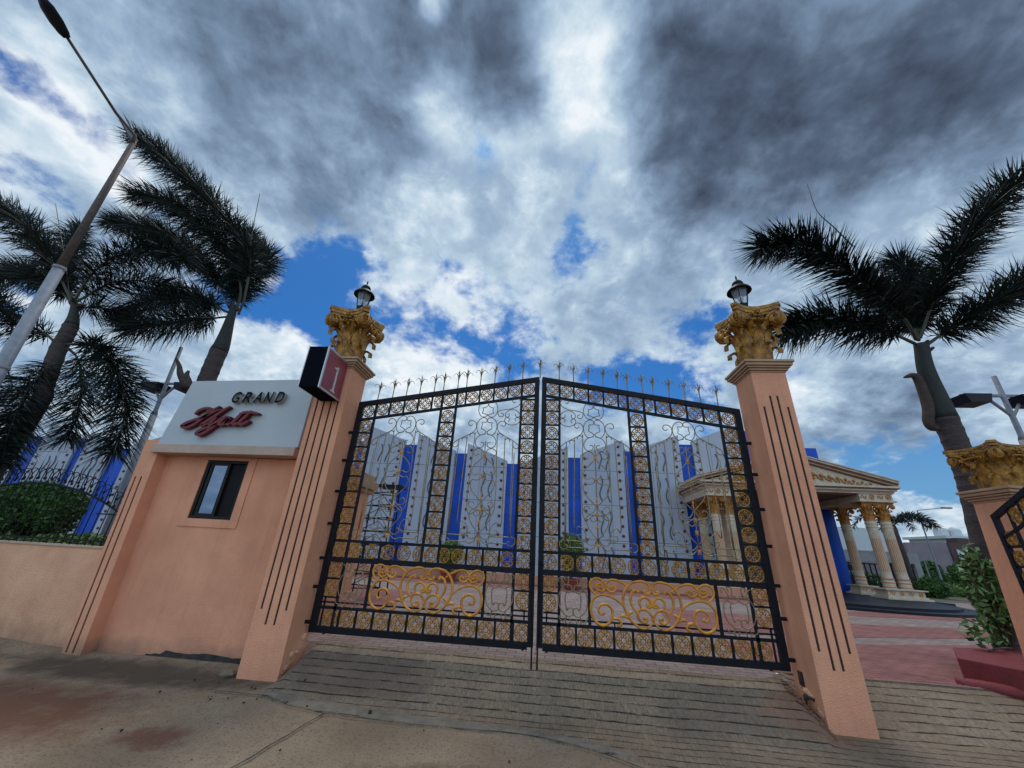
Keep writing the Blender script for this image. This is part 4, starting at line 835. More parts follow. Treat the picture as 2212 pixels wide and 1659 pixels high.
# ---- lettering
def glyph(ch, size, shear, bold, depth):
    cu = bpy.data.curves.new('letter', 'FONT'); cu.body = ch; cu.size = size; cu.shear = shear; cu.offset = bold; cu.extrude = depth/2; cu.align_x = 'LEFT'
    o = bpy.data.objects.new('tmp', cu); col.objects.link(o); dg = bpy.context.evaluated_depsgraph_get(); me = bpy.data.meshes.new_from_object(o.evaluated_get(dg)); bpy.data.objects.remove(o); bpy.data.curves.remove(cu)
    return me
for ch, x in zip('GRAND', (-5.125, -4.935, -4.745, -4.555, -4.36)):
    me = glyph(ch, .27, .25, .004, .055); me.materials.append(M['letter_black']); me.materials.append(M['letter_grey'])
    for p in me.polygons: p.material_index = 0 if p.normal.z > .5 else 1
    w = max(v.co.x for v in me.vertices)-min(v.co.x for v in me.vertices)
    x_off = min(v.co.x for v in me.vertices)
    sc_x = .150/w
    for v in me.vertices: v.co = Vector(((v.co.x-x_off)*sc_x, -v.co.z, v.co.y))
    me.update()
    o = bpy.data.objects.new('letter', me); col.objects.link(o); o.parent = fb; o.location = (x, -.175, 3.105+.022*(x+5.125)); 
def P3(px, py):                                            # board coordinates, from a sketch of the script lettering
    return (-5.852+(px-245)*.001842, 0, 2.668-(py-620)*.00174+(px-245)*.00012)
strokes = [
 [(332,500),(360,465),(410,445),(455,450),(440,490)],
 [(545,432),(490,470),(430,535),(370,600),(300,632),(256,618),(275,590),(340,562),(420,535),(500,492),(560,460)],
 [(648,440),(600,470),(545,520),(480,575),(442,608),(455,622),(500,600)],
 [(560,545),(525,580),(515,608),(545,612),(590,575),(615,548)],
 [(620,545),(585,600),(520,670),(460,708),(425,695),(445,665),(520,635),(590,605)],
 [(690,548),(650,545),(610,585),(612,615),(645,612),(690,565),(670,600),(690,618),(720,600)],
 [(800,500),(765,550),(735,600),(752,622),(790,600)],
 [(870,492),(830,550),(795,602),(815,625),(860,603),(880,590)],
 [(765,520),(830,505),(890,512),(945,522)]]
hy = []
mb = MB()
def ribbon(pts, w, y0, y1):
    P = catmull([P3(*p) for p in pts], 6); n = len(P); Lf, Rt = [], []
    for i, p in enumerate(P):
        t_ = (P[min(i+1, n-1)]-P[max(i-1, 0)]).normalized(); nn = Vector((-t_.z, 0, t_.x)); e = min(i, n-1-i)/max(1, n-1); ww = w*(.7+.6*min(1, e*5))*(.85+.5*abs(t_.z))
        Lf.append(p+nn*ww/2); Rt.append(p-nn*ww/2)
    vs = []
    for i in range(n):
        for q, y in ((Lf[i], y0), (Rt[i], y0), (Rt[i], y1), (Lf[i], y1)): vs.append((q.x, y, q.z))
    fs = []
    for i in range(n-1):
        for k in range(4): fs.append((4*i+k, 4*i+(k+1) % 4, 4*i+4+(k+1) % 4, 4*i+4+k))
    fs += [(3, 2, 1, 0), (4*n-4, 4*n-3, 4*n-2, 4*n-1)]
    return vs, fs
groups = [('H', (0, 1, 2)), ('y', (3, 4)), ('a', (5,)), ('t', (6,)), ('t', (7, 8))]
for nm, ids in groups:
    mb = MB()
    for q, i in enumerate(ids): mb.add(*ribbon(strokes[i], .034, -.205-.0012*i, -.13))
    o = mb.build('script_letter', M['letter_red'], fb); bevel(o, .007)

# red number box on the pillar
t = thing('number_box', 'black box sign with a red face numbered 1 on the gatehouse pillar', 'sign', (-3.31, -.6, 3.12))
inv_l = Matrix.Translation(-Vector(t.location))
bx0, bx1, by0, by1, bz0, bz1 = -3.475, -3.160, -.93, -.335, 3.105, 3.765
def tb(name, m_, a, b, bv=0):
    mb = MB(); mb.box(a, b); o = mb.build(name, m_, t); o.matrix_parent_inverse = inv_l
    if bv: bevel(o, bv)
    return o
tb('case', M['sign_black'], (bx0, by0, bz0), (bx1, by1, bz1), .006)
fc = tb('face_panel', M['sign_red'], (bx1, by0+.02, bz0+.02), (bx1+.006, by1-.015, bz1-.02))
mb = MB(); e = .012; X_ = bx1+.008
for a, b in (((bx1-.012, by0-.006, bz0-.004), (X_, by0+.022, bz1+.004)), ((bx1-.012, by1-.018, bz0-.003), (X_, by1+.003, bz1+.003)), ((bx1-.012, by0+.022, bz0-.005), (X_, by1-.018, bz0+.02)), ((bx1-.012, by0+.022, bz1-.02), (X_, by1-.018, bz1+.005))): mb.box(a, b)
for z in (bz0, bz1): mb.box((bx0, by0-.007, z-.004), (bx0+.012, by0+.002, z+.004))
mb.box((bx0-.004, by0-.006, bz0), (bx0+.010, by0+.004, bz1))
o = mb.build('trim', M['alu'], t); o.matrix_parent_inverse = inv_l
# the numeral one, with slab serifs
one = [(-.010, .40), (-.010, .075), (-.055, .055), (-.055, .04), (.075, .04), (.075, .055), (.035, .075), (.035, .46), (.015, .46), (-.02, .435), (-.07, .425), (-.07, .405)]
mb = MB(); cy_ = -.60; z_ = 3.10
mb.prism([(cy_+a*1.0, z_+b*1.0+.02) for a, b in one], bx1+.006, bx1+.010, 'x'); o = mb.build('numeral', M['sign_white'], t); o.matrix_parent_inverse = inv_l
M['faded'] = mat('faded_lettering', (.34, .14, .13), .6, c2=(.24, .05, .06), nscale=60)
y_ = -.86
for ch in 'GATE NO':
    if ch == ' ': y_ += .035; continue
    me = glyph(ch, .085, 0, -.002, .002); me.materials.append(M['faded'])
    x_off = min(v.co.x for v in me.vertices); w = max(v.co.x for v in me.vertices)-x_off
    for v in me.vertices: v.co = Vector((v.co.z, (v.co.x-x_off), v.co.y))
    o = bpy.data.objects.new('letter', me); col.objects.link(o); o.parent = t; o.matrix_parent_inverse = inv_l; o.location = (bx1+.0075, y_, 3.645); y_ += w+.022

# ------------------------------------------------------------------ low boundary wall, fence, planting at the far side of the gatehouse
t = thing('boundary_wall', 'low peach boundary wall running from the gatehouse, streaked with dirt at its foot', 'wall', (-10, .1, -.5))
inv_l = Matrix.Translation(-Vector(t.location))
mb = MB(); mb.box((-24, .08, -.7), (-6.37, .26, .795)); o = mb.build('wall_body', M['peach2'], t); o.matrix_parent_inverse = inv_l
mb = MB(); mb.box((-24, .06, .796), (-6.372, .28, .822)); o = mb.build('coping', M['ledge'], t); o.matrix_parent_inverse = inv_l
mb = MB(); mb.box((-24, .28, -.3), (-6.38, 1.75, .70)); o = mb.build('planting_bed', M['soil']); o['kind'] = 'structure'
def arch_fence(xc, label):
    t = thing('iron_fence', label, 'fence', (xc, .17, .82), 0, 'arched iron fence panels on the low wall')
    mb = MB(); hw = 1.78
    arch = lambda x: .90-.135*x*x
    mb.tube([(hw*(2*i/24-1), 0, arch(hw*(2*i/24-1))) for i in range(25)], .017, 6)
    mb.box((-hw, -.012, .06), (hw, .012, .085)); mb.box((-hw, -.012, .46), (-hw+.45, .012, .48)); mb.box((hw-.45, -.012, .46), (hw, .012, .48))
    mb.build('rail', M['black_iron'], t)
    n = 26; first = None
    for i in range(n+1):
        x = hw*(2*i/n-1); mb = MB(); h = arch(x)+.40
        mb.tube([(0, 0, 0), (0, 0, h-.1), (0, 0, h)], [.008, .007, .001], 5); o = mb.build('fence_bar', M['black_iron'], t); o.location = (x, 0, 0)
    for i in range(n):
        x = hw*(2*(i+.5)/n-1); mb = MB(); z = arch(x)+.13; s_ = hw/n
        mb.tube(catmull([(-s_*2.0, 0, z-.03), (-s_*2.3, 0, z+.03), (-s_*1.3, 0, z+.11), (s_*.3, 0, z+.12), (s_*1.5, 0, z+.05), (s_*1.7, 0, z-.03)], 3), .007, 5)
        for q in (-2.0, 1.7): mb.sphere((s_*q, 0, z-.04), .018, 4, (1, 1, 1.5))
        o = mb.build('hoop', M['black_iron'], t); o.location = (x, 0, 0)
arch_fence(-8.42, 'arched black iron fence panel with spear tips nearest the gatehouse')
arch_fence(-12.1, 'arched black iron fence panel farther along the low wall')

def foliage(name, m_, center, rad, n, size, parent=None, seed=1, shell=.55, squash=1, flat=0):
    rnd = random.Random(seed); mb = MB(); cx, cy, cz = center
    for _ in range(n):
        while True:
            p = Vector((rnd.uniform(-1, 1), rnd.uniform(-1, 1), rnd.uniform(-1, 1)))
            if shell < p.length < 1: break
        q = Vector((cx+p.x*rad[0], cy+p.y*rad[1], cz+p.z*rad[2])) + Vector((1, 1, 1))*.0
        bump = .12*noise.noise(q*3.1); q += p.normalized()*bump*max(rad)
        a = Vector((rnd.gauss(0, 1), rnd.gauss(0, 1), rnd.gauss(0, 1)+flat)).normalized(); b = a.orthogonal().normalized(); b = (Matrix.Rotation(rnd.uniform(0, 6.28), 3, a) @ b); c = a.cross(b)
        s_ = size*rnd.uniform(.6, 1.3)
        mb.add([q-b*s_, q+c*s_*.42, q+b*s_, q-c*s_*.42], [(0, 1, 2, 3)])
    return mb.build(name, m_, parent)
def core(name, m_, center, rad, parent):
    mb = MB(); mb.sphere((0, 0, 0), 1, 8); cx, cy, cz = center
    mb.v = [(cx+x*rad[0]*(1+.08*noise.noise(Vector((x*2, y*2, z*2)))), cy+y*rad[1], cz+z*rad[2]) for x, y, z in mb.v]
    return mb.build(name, m_, parent, smooth=True)
def bush(name, label, c, rad, n, size, m_, seed, cat='bush', group=None, trunk=True):
    t = thing(name, label, cat, (c[0], c[1], c[2]-rad[2]), 0, group); k = (0, 0, rad[2])
    foliage('foliage', m_, k, rad, n, size, t, seed)
    core('leafy_core', m_, k, (rad[0]*.8, rad[1]*.8, rad[2]*.82), t)
    if trunk:
        mb = MB(); mb.tube([(0, 0, -.15), (.02, 0, rad[2]*.6)], .04, 6); mb.build('stem', M['wood'], t)
    return t
bush('clipped_bush', 'large dark green clipped bush behind the iron fence', (-9.75, 1.15, 1.33), (.95, .6, .54), 9000, .05, M['bush'], 3)
bush('clipped_bush', 'second clipped bush farther along behind the iron fence', (-12.4, 1.2, 1.30), (.8, .6, .55), 5000, .05, M['bush'], 4)
o = foliage('ground_cover', M['lime'], (-7.6, .62, .80), (1.25, .34, .16), 3500, .045, None, 5, 0); tag(o, kind='stuff')
o = foliage('ground_cover', M['lime'], (-10.6, .62, .80), (1.9, .30, .14), 3000, .045, None, 6, 0); tag(o, kind='stuff')
# ------------------------------------------------------------------ palms with foxtail plumes
def frond(parent, pts, rad, seed, bare=.13, dens=95, droop=.0, thin=1.0):
    rnd = random.Random(seed); P = catmull(pts, 8); n = len(P)
    cum = [0]
    for a, b in zip(P, P[1:]): cum.append(cum[-1]+(b-a).length)
    Ltot = cum[-1]
    mb = MB(); mb.m = 1; mb.tube(P, [.034*(1-.85*i/(n-1)) for i in range(n)], 6); mb.m = 0
    cnt = int(Ltot*dens)
    def at(s):
        import bisect
        i = min(max(bisect.bisect(cum, s)-1, 0), n-2); f = (s-cum[i])/max(1e-6, cum[i+1]-cum[i]); return P[i].lerp(P[i+1], f), (P[i+1]-P[i]).normalized()
    for k in range(cnt):
        s = Ltot*(bare+(1-bare)*(k+rnd.random())/cnt); u = s/Ltot; p, t_ = at(s)
        o = t_.orthogonal().normalized(); o = Matrix.Rotation(rnd.uniform(0, 2*math.pi), 3, t_) @ o
        ln = rad*(.50+.60*math.sin(min(1, (u-bare)/(1-bare)*1.25+.12)*math.pi*.72))*rnd.choice((rnd.uniform(.45, .9), rnd.uniform(.85, 1.25)))
        if u > .93: ln *= .75
        fwd_ = .42+.40*u; d = (o+t_*fwd_).normalized(); tip = p+d*ln+Vector((rnd.gauss(0, .03), rnd.gauss(0, .03), rnd.gauss(0, .03)))*ln*2+Vector((-.10*ln, 0, -.10*ln-droop))
        mid = p.lerp(tip, .5)+Vector((0, 0, .05*ln)); w = rnd.uniform(.008, .015)*thin; sd = d.cross(Vector((rnd.gauss(0, 1), rnd.gauss(0, 1), rnd.gauss(0, 1)))).normalized()*w
        mb.add([p-sd*.5, p+sd*.5, mid+sd, mid-sd, tip], [(0, 1, 2, 3), (3, 2, 4)])
    o = mb.build('frond', [M['frond'], M['rachis']], parent); return o
def palm(label, tr, fronds, spear, radii, rad, zbase, seed, lean=(0, 0), skip=0, dens=95):
    base = Vector(tr[-1]); d = (Vector(tr[-1])-Vector(tr[-2])).normalized(); base = base+Vector(((lean[0]), lean[1], zbase-base.z)) if base.z > zbase+.05 else base
    t = thing('palm_tree', label, 'palm tree', tuple(base), 0, None); inv_l = Matrix.Translation(-base)
    def fix(o): o.matrix_parent_inverse = inv_l; return o
    path = catmull([Vector(p) for p in tr]+([base] if (base-Vector(tr[-1])).length > .1 else []), 6); n = len(path)
    fine_ = []
    for a, b in zip(path, path[1:]):
        k_ = max(1, int((b-a).length/.12)); fine_ += [a.lerp(b, q/k_) for q in range(k_)]
    path = fine_+[path[-1]]; L_ = [0]
    for a, b in zip(path, path[1:]): L_.append(L_[-1]+(b-a).length)
    cs = radii['shaft_len']; pts = []; rs = []; pts2 = []; rs2 = []
    for p, l in zip(path, L_):
        if l <= cs: pts.append(p); rs.append(radii['top']+(radii['mid']-radii['top'])*(l/cs)**1.4)
    for i, (p, l) in enumerate(zip(path, L_)):
        if l > cs-.12: pts2.append(p); rs2.append(radii['mid']*.93+(radii['base']-radii['mid']*.93)*min(1, (l-cs)/max(.1, L_[-1]-cs)))
    mb = MB()
    # ringed trunk: leaf scars stand proud
    fine = catmull(pts2, 3); fr_ = [rs2[0]+(rs2[-1]-rs2[0])*i/(len(fine)-1)+.008*(1 if (i//2) % 3 == 0 else 0) for i in range(len(fine))]
    mb.tube(fine, fr_, 14); fix(mb.build('trunk', M['trunk'], t, smooth=True))
    mb = MB(); mb.tube(pts, rs, 14); fix(mb.build('crownshaft', M['crownshaft'], t, smooth=True))
    mb = MB(); rnd = random.Random(seed)                       # broken stubs at the crown
    for k in range(7):
        a = rnd.uniform(0, 6.28); p = pts[0].lerp(pts[min(3, len(pts)-1)], rnd.random()); q = p+Vector((math.cos(a), math.sin(a), .6))*rnd.uniform(.12, .22)
        mb.tube([p, p.lerp(q, .6), q], [.05, .04, .02], 5)
    fix(mb.build('leaf_stub', M['dead'], t))
    for i, f in enumerate(fronds): fix(frond(t, f, rad*(1 if i else 1), seed*50+i, dens=dens))
    mb = MB(); mb.tube(catmull([Vector(p) for p in spear], 5), [.016-.0007*i for i in range(len(catmull([Vector(p) for p in spear], 5)))], 5); fix(mb.build('spear_leaf', M['rachis'], t))
    return t
D1, D2, DR = DATA['palm1'], DATA['palm2'], DATA['palmR']
p2 = palm('tall palm rising behind the gatehouse, its plumes blown sideways', D2['trunk'], D2['fronds'], D2['spear'], dict(top=.09, mid=.22, base=.21, shaft_len=1.6), .80, .0, 2, dens=330)
p1 = palm('palm by the street lamp with drooping plumes and a dark crown', D1['trunk'], D1['fronds'], D1['spear'], dict(top=.05, mid=.17, base=.18, shaft_len=1.1), .76, .6, 3, lean=(-.35, 0), dens=270)
pR = palm('palm with a smooth green crownshaft growing beside the red kerb', DR['trunk'], DR['fronds'], DR['spear'], dict(top=.12, mid=.195, base=.16, shaft_len=1.75), .68, .0, 4, dens=450)
D3 = DATA['palm3']; b3 = D3['trunk'][0]
p3 = palm('small palm whose plume tips show at the edge by the street lamp', [(b3[0], b3[1], b3[2]+.0), (b3[0]+.03, b3[1], b3[2]-.6), (b3[0], b3[1], b3[2]-1.2)], D3['fronds'], [(b3[0], b3[1], b3[2]), (b3[0], b3[1], b3[2]+.8)], dict(top=.12, mid=.18, base=.16, shaft_len=.8), .55, .0, 5)
# dry sheath hanging from the right palm and the torn one beside the gatehouse palm
S_ = DATA['sheathR']; mb = MB(); P = catmull(S_, 4)
for k, yy in enumerate((-.12,)):
    rs = [.02+.13*math.sin(math.pi*min(1, i/(len(P)-1)*1.0))**.7 for i in range(len(P))]; mb.tube(P, [max(.015, r*.62) for r in rs], 8)
o = mb.build('dead_sheath', M['dead'], pR, smooth=True); o.matrix_parent_inverse = Matrix.Translation(-Vector(pR.location))
for q in DATA['stub']:
    mb = MB(); P = catmull(q, 4); n = len(P); mb.tube(P, [.03+.10*i/n for i in range(n)], 7); o = mb.build('dead_sheath', M['dead'], p2, smooth=True); o.matrix_parent_inverse = Matrix.Translation(-Vector(p2.location))

# ------------------------------------------------------------------ street lamp and floodlight poles
t = thing('street_lamp', 'tall roadside street lamp with a long arm and a dark flat head', 'street lamp', (-9.3, -.5, -.5))
inv_l = Matrix.Translation(-Vector(t.location))
def lp(mb, name, m_, smooth=True): o = mb.build(name, m_, t, smooth); o.matrix_parent_inverse = inv_l; return o
b, c = Vector((-9.14, -.5, -.5)), Vector((-9.80, -.5, 9.57)); mid = b.lerp(c, .62)
mb = MB(); mb.tube([b, mid], [.115, .088], 14); lp(mb, 'pole', M['galv'])
mb = MB(); mb.tube([mid, c], [.072, .052], 14); o = lp(mb, 'pole', M['rust']); o['label'] = 'rust stained upper tube'
mb = MB(); mb.tube([b.lerp(c, .40), b.lerp(c, .405)], .112, 14); lp(mb, 'collar', M['galv']); mb = MB(); mb.tube([mid+Vector((0, 0, -.03)), mid+Vector((0, 0, .03))], .1, 14); lp(mb, 'collar', M['galv'])
e_ = Vector((-9.81, -2.24, 10.28)); mb = MB(); mb.tube([c+Vector((0, 0, -.12)), c+Vector((0, -.05, .12)), c.lerp(e_, .3), e_], [.062, .045, .030, .028], 8); lp(mb, 'arm', M['rust'])
mb = MB(); mb.prism([(-.5+.0, 9.50), (-.44, 9.66), (-.95, 9.76)], -9.83, -9.79, 'x'); lp(mb, 'gusset', M['galv'], False)
dirv = (e_-c).normalized(); mb = MB(); side = Vector((1, 0, 0)); upv = side.cross(dirv).normalized()
prof_ = [(0, .07, .05), (.08, .12, .07), (.25, .155, .08), (.45, .15, .07), (.56, .10, .05), (.60, .03, .02)]; vs = []; k = 14
for s_, w, h in prof_:
    for i in range(k):
        a = 2*math.pi*i/k; zz = math.sin(a); vs.append(e_+dirv*(s_-.05)+side*(w*math.cos(a))+upv*((h*zz) if zz > 0 else h*.45*zz))
fs = [(i*k+j, i*k+(j+1) % k, (i+1)*k+(j+1) % k, (i+1)*k+j) for i in range(len(prof_)-1) for j in range(k)]+[tuple(range(k)), tuple(range(5*k, 6*k))]
mb.add(vs, fs); lp(mb, 'lamp_head', M['lamp_head'])
def flood(label, base, top, L, axis_z, parent_label=None):
    t = thing('floodlight_pole', label, 'lamp post', tuple(base), 0, 'floodlight poles in the forecourt'); b = Vector((0, 0, 0)); c = Vector(top)-Vector(base)
    k_ = L.get('collar', .55); mb = MB(); mb.tube([b, c*k_], [.10, .085], 12); mb.tube([c*k_, c*(k_+.02), c], [.085, .055, .05], 12); mb.build('pole', M['galv'], t, smooth=True)
    zc = axis_z-base[2]; x0 = c.x*zc/c.z
    mb = MB(); mb.box((x0+L['xl'], -.03, zc-.03), (x0+L['xr'], .03, zc+.03)); mb.tube([(x0, 0, zc-.55), (x0+L['xl']*.45, 0, zc)], .035, 6); mb.tube([(x0, 0, zc-.55), (x0+L['xr']*.45, 0, zc)], .035, 6); mb.build('cross_arm', M['galv'], t)
    for xx in L['fix']:
        mb = MB(); mb.prism([(xx-.30, zc-.03), (xx+.30, zc-.03), (xx+.22, zc-.25), (xx-.22, zc-.25)], -.22, .22); mb.build('floodlight', M['lamp_head'], t)
flood('floodlight pole with dark lamp boxes standing behind the gatehouse roof', (-11.25, 4, -.16), (-11.53, 4, 6.46), dict(xl=-.85, xr=.85, fix=(-.55, .55), collar=.66), 5.2)
flood('floodlight pole with dark lamp boxes beyond the short pillar', (11.1, 4, -.16), (11.25, 4, 5.73), dict(xl=-.95, xr=.95, fix=(-.62, .62), collar=.72), 5.2)

# ------------------------------------------------------------------ the banquet hall
HY = 18.0
t = thing('banquet_hall', 'long hall of tall white slanted panels with dark red studs between deep blue glass', 'building', (0, HY, INNER))
def hp(mb, name, m_, parent=None, smooth=False):
    o = mb.build(name, m_, parent or t, smooth)
    if parent is None: o.location = (0, 0, 0); o.matrix_parent_inverse = Matrix.Translation(-Vector(t.location))
    return o
# (x0, x1, z at x0, z at x1, wave?)
panels = [(-39.5, -37.3, 7.6, 6.9), (-36.0, -33.1, 7.9, 6.85), (-32.4, -30.1, 7.35, 6.40), (-28.75, -26.0, 6.42, 7.35), (-25.1, -22.4, 6.9, 7.8), (-21.5, -18.8, 7.3, 8.3), (-18.0, -15.4, 8.8, 8.1), (-14.9, -12.4, 9.1, 8.5),
 (-12.0, -9.25, 8.35, 7.36), (-8.39, -5.83, 7.80, 6.77), (-5.04, -2.46, 7.26, 6.23), (-1.60, 1.33, 6.10, 7.24), (2.07, 4.69, 6.74, 7.75), (5.40, 8.07, 7.15, 8.17), (8.86, 11.60, 7.83, 8.90), (12.35, 15.0, 7.2, 7.2)]
for i, (x0, x1, z0, z1) in enumerate(panels):
    mb = MB(); mb.prism([(x0, INNER-.1), (x1, INNER-.1), (x1, z1), (x0, z0)], HY, HY+.35); p = hp(mb, 'wall_panel', M['panel'])
    zm = min(z0, z1)
    mb = MB()
    for z in (5.79, 3.80, 1.89): mb.box((x0+.01, HY-.004, z-.012), (x1-.01, HY+.01, z+.012))
    for f in (.36, .68): mb.box((x0+(x1-x0)*f-.008, HY-.004, INNER), (x0+(x1-x0)*f+.008, HY+.01, z0+(z1-z0)*f-.05))
    mb.build('joint_line', M['panel_line'], p)
    dense = x0 > -13 or x0 < -26
    if dense:
        k0 = None
        for xx in (x0+.27, x1-.29):
            zt_ = z0+(z1-z0)*(xx-x0)/(x1-x0)
            z = zt_-.32
            while z > .9:
                if k0 is None:
                    mb = MB(); mb.sphere((0, 0, 0), .085, 5, (1, .55, 1)); k0 = mb.build('stud', M['knob'], p, smooth=True); o = k0
                else: o = k0.copy(); col.objects.link(o)
                o.location = (xx, HY-.03, z); z -= .515
        mb = MB()
        for (a, b_) in ((5.75, 7.3), (3.85, 5.75), (1.95, 3.75), (.1, 1.8)):
            for f in (.45, .62):
                x = x0+(x1-x0)*f; top_ = min(b_, z0+(z1-z0)*f)-.25; bot = a+.15
                if top_-bot < .35: continue
                n = 22; pts = [(x+.10*math.sin((top_-z_)*4.4)+.12*(top_-z_)*.25, HY-.02, z_) for z_ in [top_-(top_-bot)*j/n for j in range(n+1)]]; mb.tube(pts, .036, 5)
        mb.build('wavy_trim', M['panel_line'], p, smooth=True)
gaps_ = [(-37.3, -36.0, 6.9), (-33.1, -32.4, 6.80), (-30.1, -28.75, 6.23), (-26.0, -25.1, 6.8), (-22.4, -21.5, 7.0), (-18.8, -18.0, 7.4), (-15.4, -14.9, 7.4), (-12.4, -12.0, 7.2), (-9.25, -8.39, 7.10), (-5.83, -5.04, 6.63), (-2.46, -1.60, 6.08), (1.33, 2.07, 6.59), (4.69, 5.40, 7.10), (8.07, 8.86, 7.62), (11.60, 12.35, 8.6)]
for x0, x1, z in gaps_:
    mb = MB(); mb.box((x0-.05, HY+.16, INNER-.1), (x1+.05, HY+.3, z)); g = hp(mb, 'glass_strip', M['blue'])
    mb = MB()
    for zz in [1.2*k+.6 for k in range(7)]:
        if zz < z: mb.box((x0, HY+.152, zz-.012), (x1, HY+.17, zz+.012))
    mb.build('glazing_bar', M['house_dark'], g)
mb = MB(); mb.box((-39.5, HY+.36, INNER), (16.0, HY+14, 5.9)); hp(mb, 'hall_body', M['house_grey'])
mb = MB(); mb.box((15.3, HY+.1, INNER), (15.95, HY+1.6, 7.6)); mb.box((12.4, HY+.36, 5.9), (14.99, HY+4, 7.59)); hp(mb, 'glass_tower', M['blue'])

# pink retaining wall with the pots in front of the hall
t = thing('planter_wall', 'low pink planter wall across the forecourt before the hall', 'wall', (0, 11.4, INNER))
mb = MB(); mb.box((-11, -.1, 0), (9.0, .12, .40)); mb.build('wall_body', M['pink'], t)
mb = MB(); mb.box((-11, -.2, -.0), (9.0, -.102, .07)); mb.build('kerb', M['pave_red'], t)
def potted(label, x, y, h, m_, seed, kind='shrub'):
    t = thing('potted_shrub', label, 'potted plant', (x, y, INNER), 0, 'potted shrubs before the hall')
    mb = MB(); mb.lathe([(.22, 0), (.24, .02), (.32, .30), (.36, .31), (.36, .37), (.30, .37), (.30, .30)], n=16, cap=True); mb.build('pot', M['terra'], t, smooth=False)
    mb = MB(); mb.tube([(0, 0, .25), (.03, 0, h*.5), (0, 0, h*.8)], [.05, .04, .03], 6); mb.build('stem', M['wood'], t)
    foliage('foliage', m_, (0, 0, h*.74), (.52, .5, h*.30), 2200, .06, t, seed, .2)
    foliage('foliage', m_, (0, 0, h*.40), (.35, .35, h*.14), 900, .05, t, seed+1, .2)
potted('rounded yellow green shrub in a red pot seen through the middle of the gate', 1.05, 10.9, 1.95, M['lime'], 21)
potted('leafy shrub in a red pot behind the gate leaf nearest the gatehouse', -3.75, 10.9, 1.45, M['lime'], 23)

t = thing('wire_rack', 'black wire rack standing in the forecourt behind the gatehouse', 'rack', (-4.55, 5.2, INNER))
mb = MB()
for x, y in ((-.5, -.25), (.45, -.25), (-.5, .3), (.45, .3)): mb.tube([(x, y, 0), (x*.8, y*.8, 2.75)], .02, 5)
for k in range(8):
    z = .15+.34*k; s_ = 1-.2*z/2.75
    mb.tube([(-.5*s_, -.25*s_, z), (.45*s_, -.25*s_, z+.05), (.45*s_, .3*s_, z), (-.5*s_, .3*s_, z+.05)], .014, 4, closed=True); mb.tube([(-.5*s_, -.25*s_, z), (.1*s_, -.25*s_, z+.3), (.45*s_, -.25*s_, z)], .010, 4)
mb.box((-.1, -.25, 2.7), (.55, .25, 2.78)); mb.build('wire_frame', M['black_iron'], t)

# ------------------------------------------------------------------ the portico
t = thing('portico', 'white and gold classical portico with paired fluted columns and black steps', 'building', (12.2, 14.6, INNER))
def pp(mb, name, m_, parent=None, smooth=False, bv=0):
    o = mb.build(name, m_, parent or t, smooth)
    if parent is None: o.matrix_parent_inverse = Matrix.Translation(-Vector(t.location))
    if bv: bevel(o, bv)
    return o
CX = 12.2
for r_2, z0, z1 in ((4.55, INNER, INNER+.085), (4.0, INNER+.087, INNER+.165)):
    mb = MB(); n = 40; poly = [(CX-r_2, 18), (CX-r_2, 14.2)]+[(CX-r_2*math.cos(math.pi*i/n), 14.2-r_2*.98*math.sin(math.pi*i/n)) for i in range(1, n)]+[(CX+r_2, 14.2), (CX+r_2, 18)]
    mb.prism(poly, z0, z1, 'z'); pp(mb, 'step', M['granite'])
mb = MB(); mb.box((CX-5.0, 14.2, INNER), (CX+5.0, 17.98, INNER+.16)); pp(mb, 'platform', M['granite'])
CYs = 14.95; base_z = INNER+.165
def ring_orn(mb, x, z, y, r_2): mb.tube([(x+r_2*math.cos(2*math.pi*i/14), y, z+r_2*math.sin(2*math.pi*i/14)) for i in range(14)], r_2*.2, 5, closed=True)
def scroll_orn(mb, x, z, y, s_):
    for q in (-1, 1):
        mb.tube(catmull([(x-q*s_, y, z-q*s_*.5), (x-q*s_*.5, y, z+q*s_*.6), (x, y, z), (x+q*s_*.2, y, z-s_*.3)], 3), s_*.13, 4)
        mb.sphere((x-q*s_*.9, y, z-q*s_*.3), s_*.22, 4)
def plinth(xa, xb, ya, yb):
    mb = MB(); mb.box((xa-.16, ya-.16, base_z), (xb+.16, yb+.16, base_z+.07)); mb.box((xa-.06, ya-.06, base_z+.07), (xb+.06, yb+.06, base_z+.13)); mb.box((xa, ya, base_z+.13), (xb, yb, base_z+.36)); mb.box((xa-.10, ya-.10, base_z+.36), (xb+.10, yb+.10, base_z+.41))
    p = pp(mb, 'plinth', M['white_plaster'], bv=.008); mb = MB(); n = max(1, round((xb-xa)/.42))
    for i in range(n):
        x = xa+(xb-xa)*(i+.5)/n
        if i % 2: ring_orn(mb, x, base_z+.245, ya-.01, .075); mb.sphere((x, ya-.005, base_z+.245), .035, 4)
        else: scroll_orn(mb, x, base_z+.245, ya-.01, .10)
    mb.build('gilt_ornament', M['gold'], p)
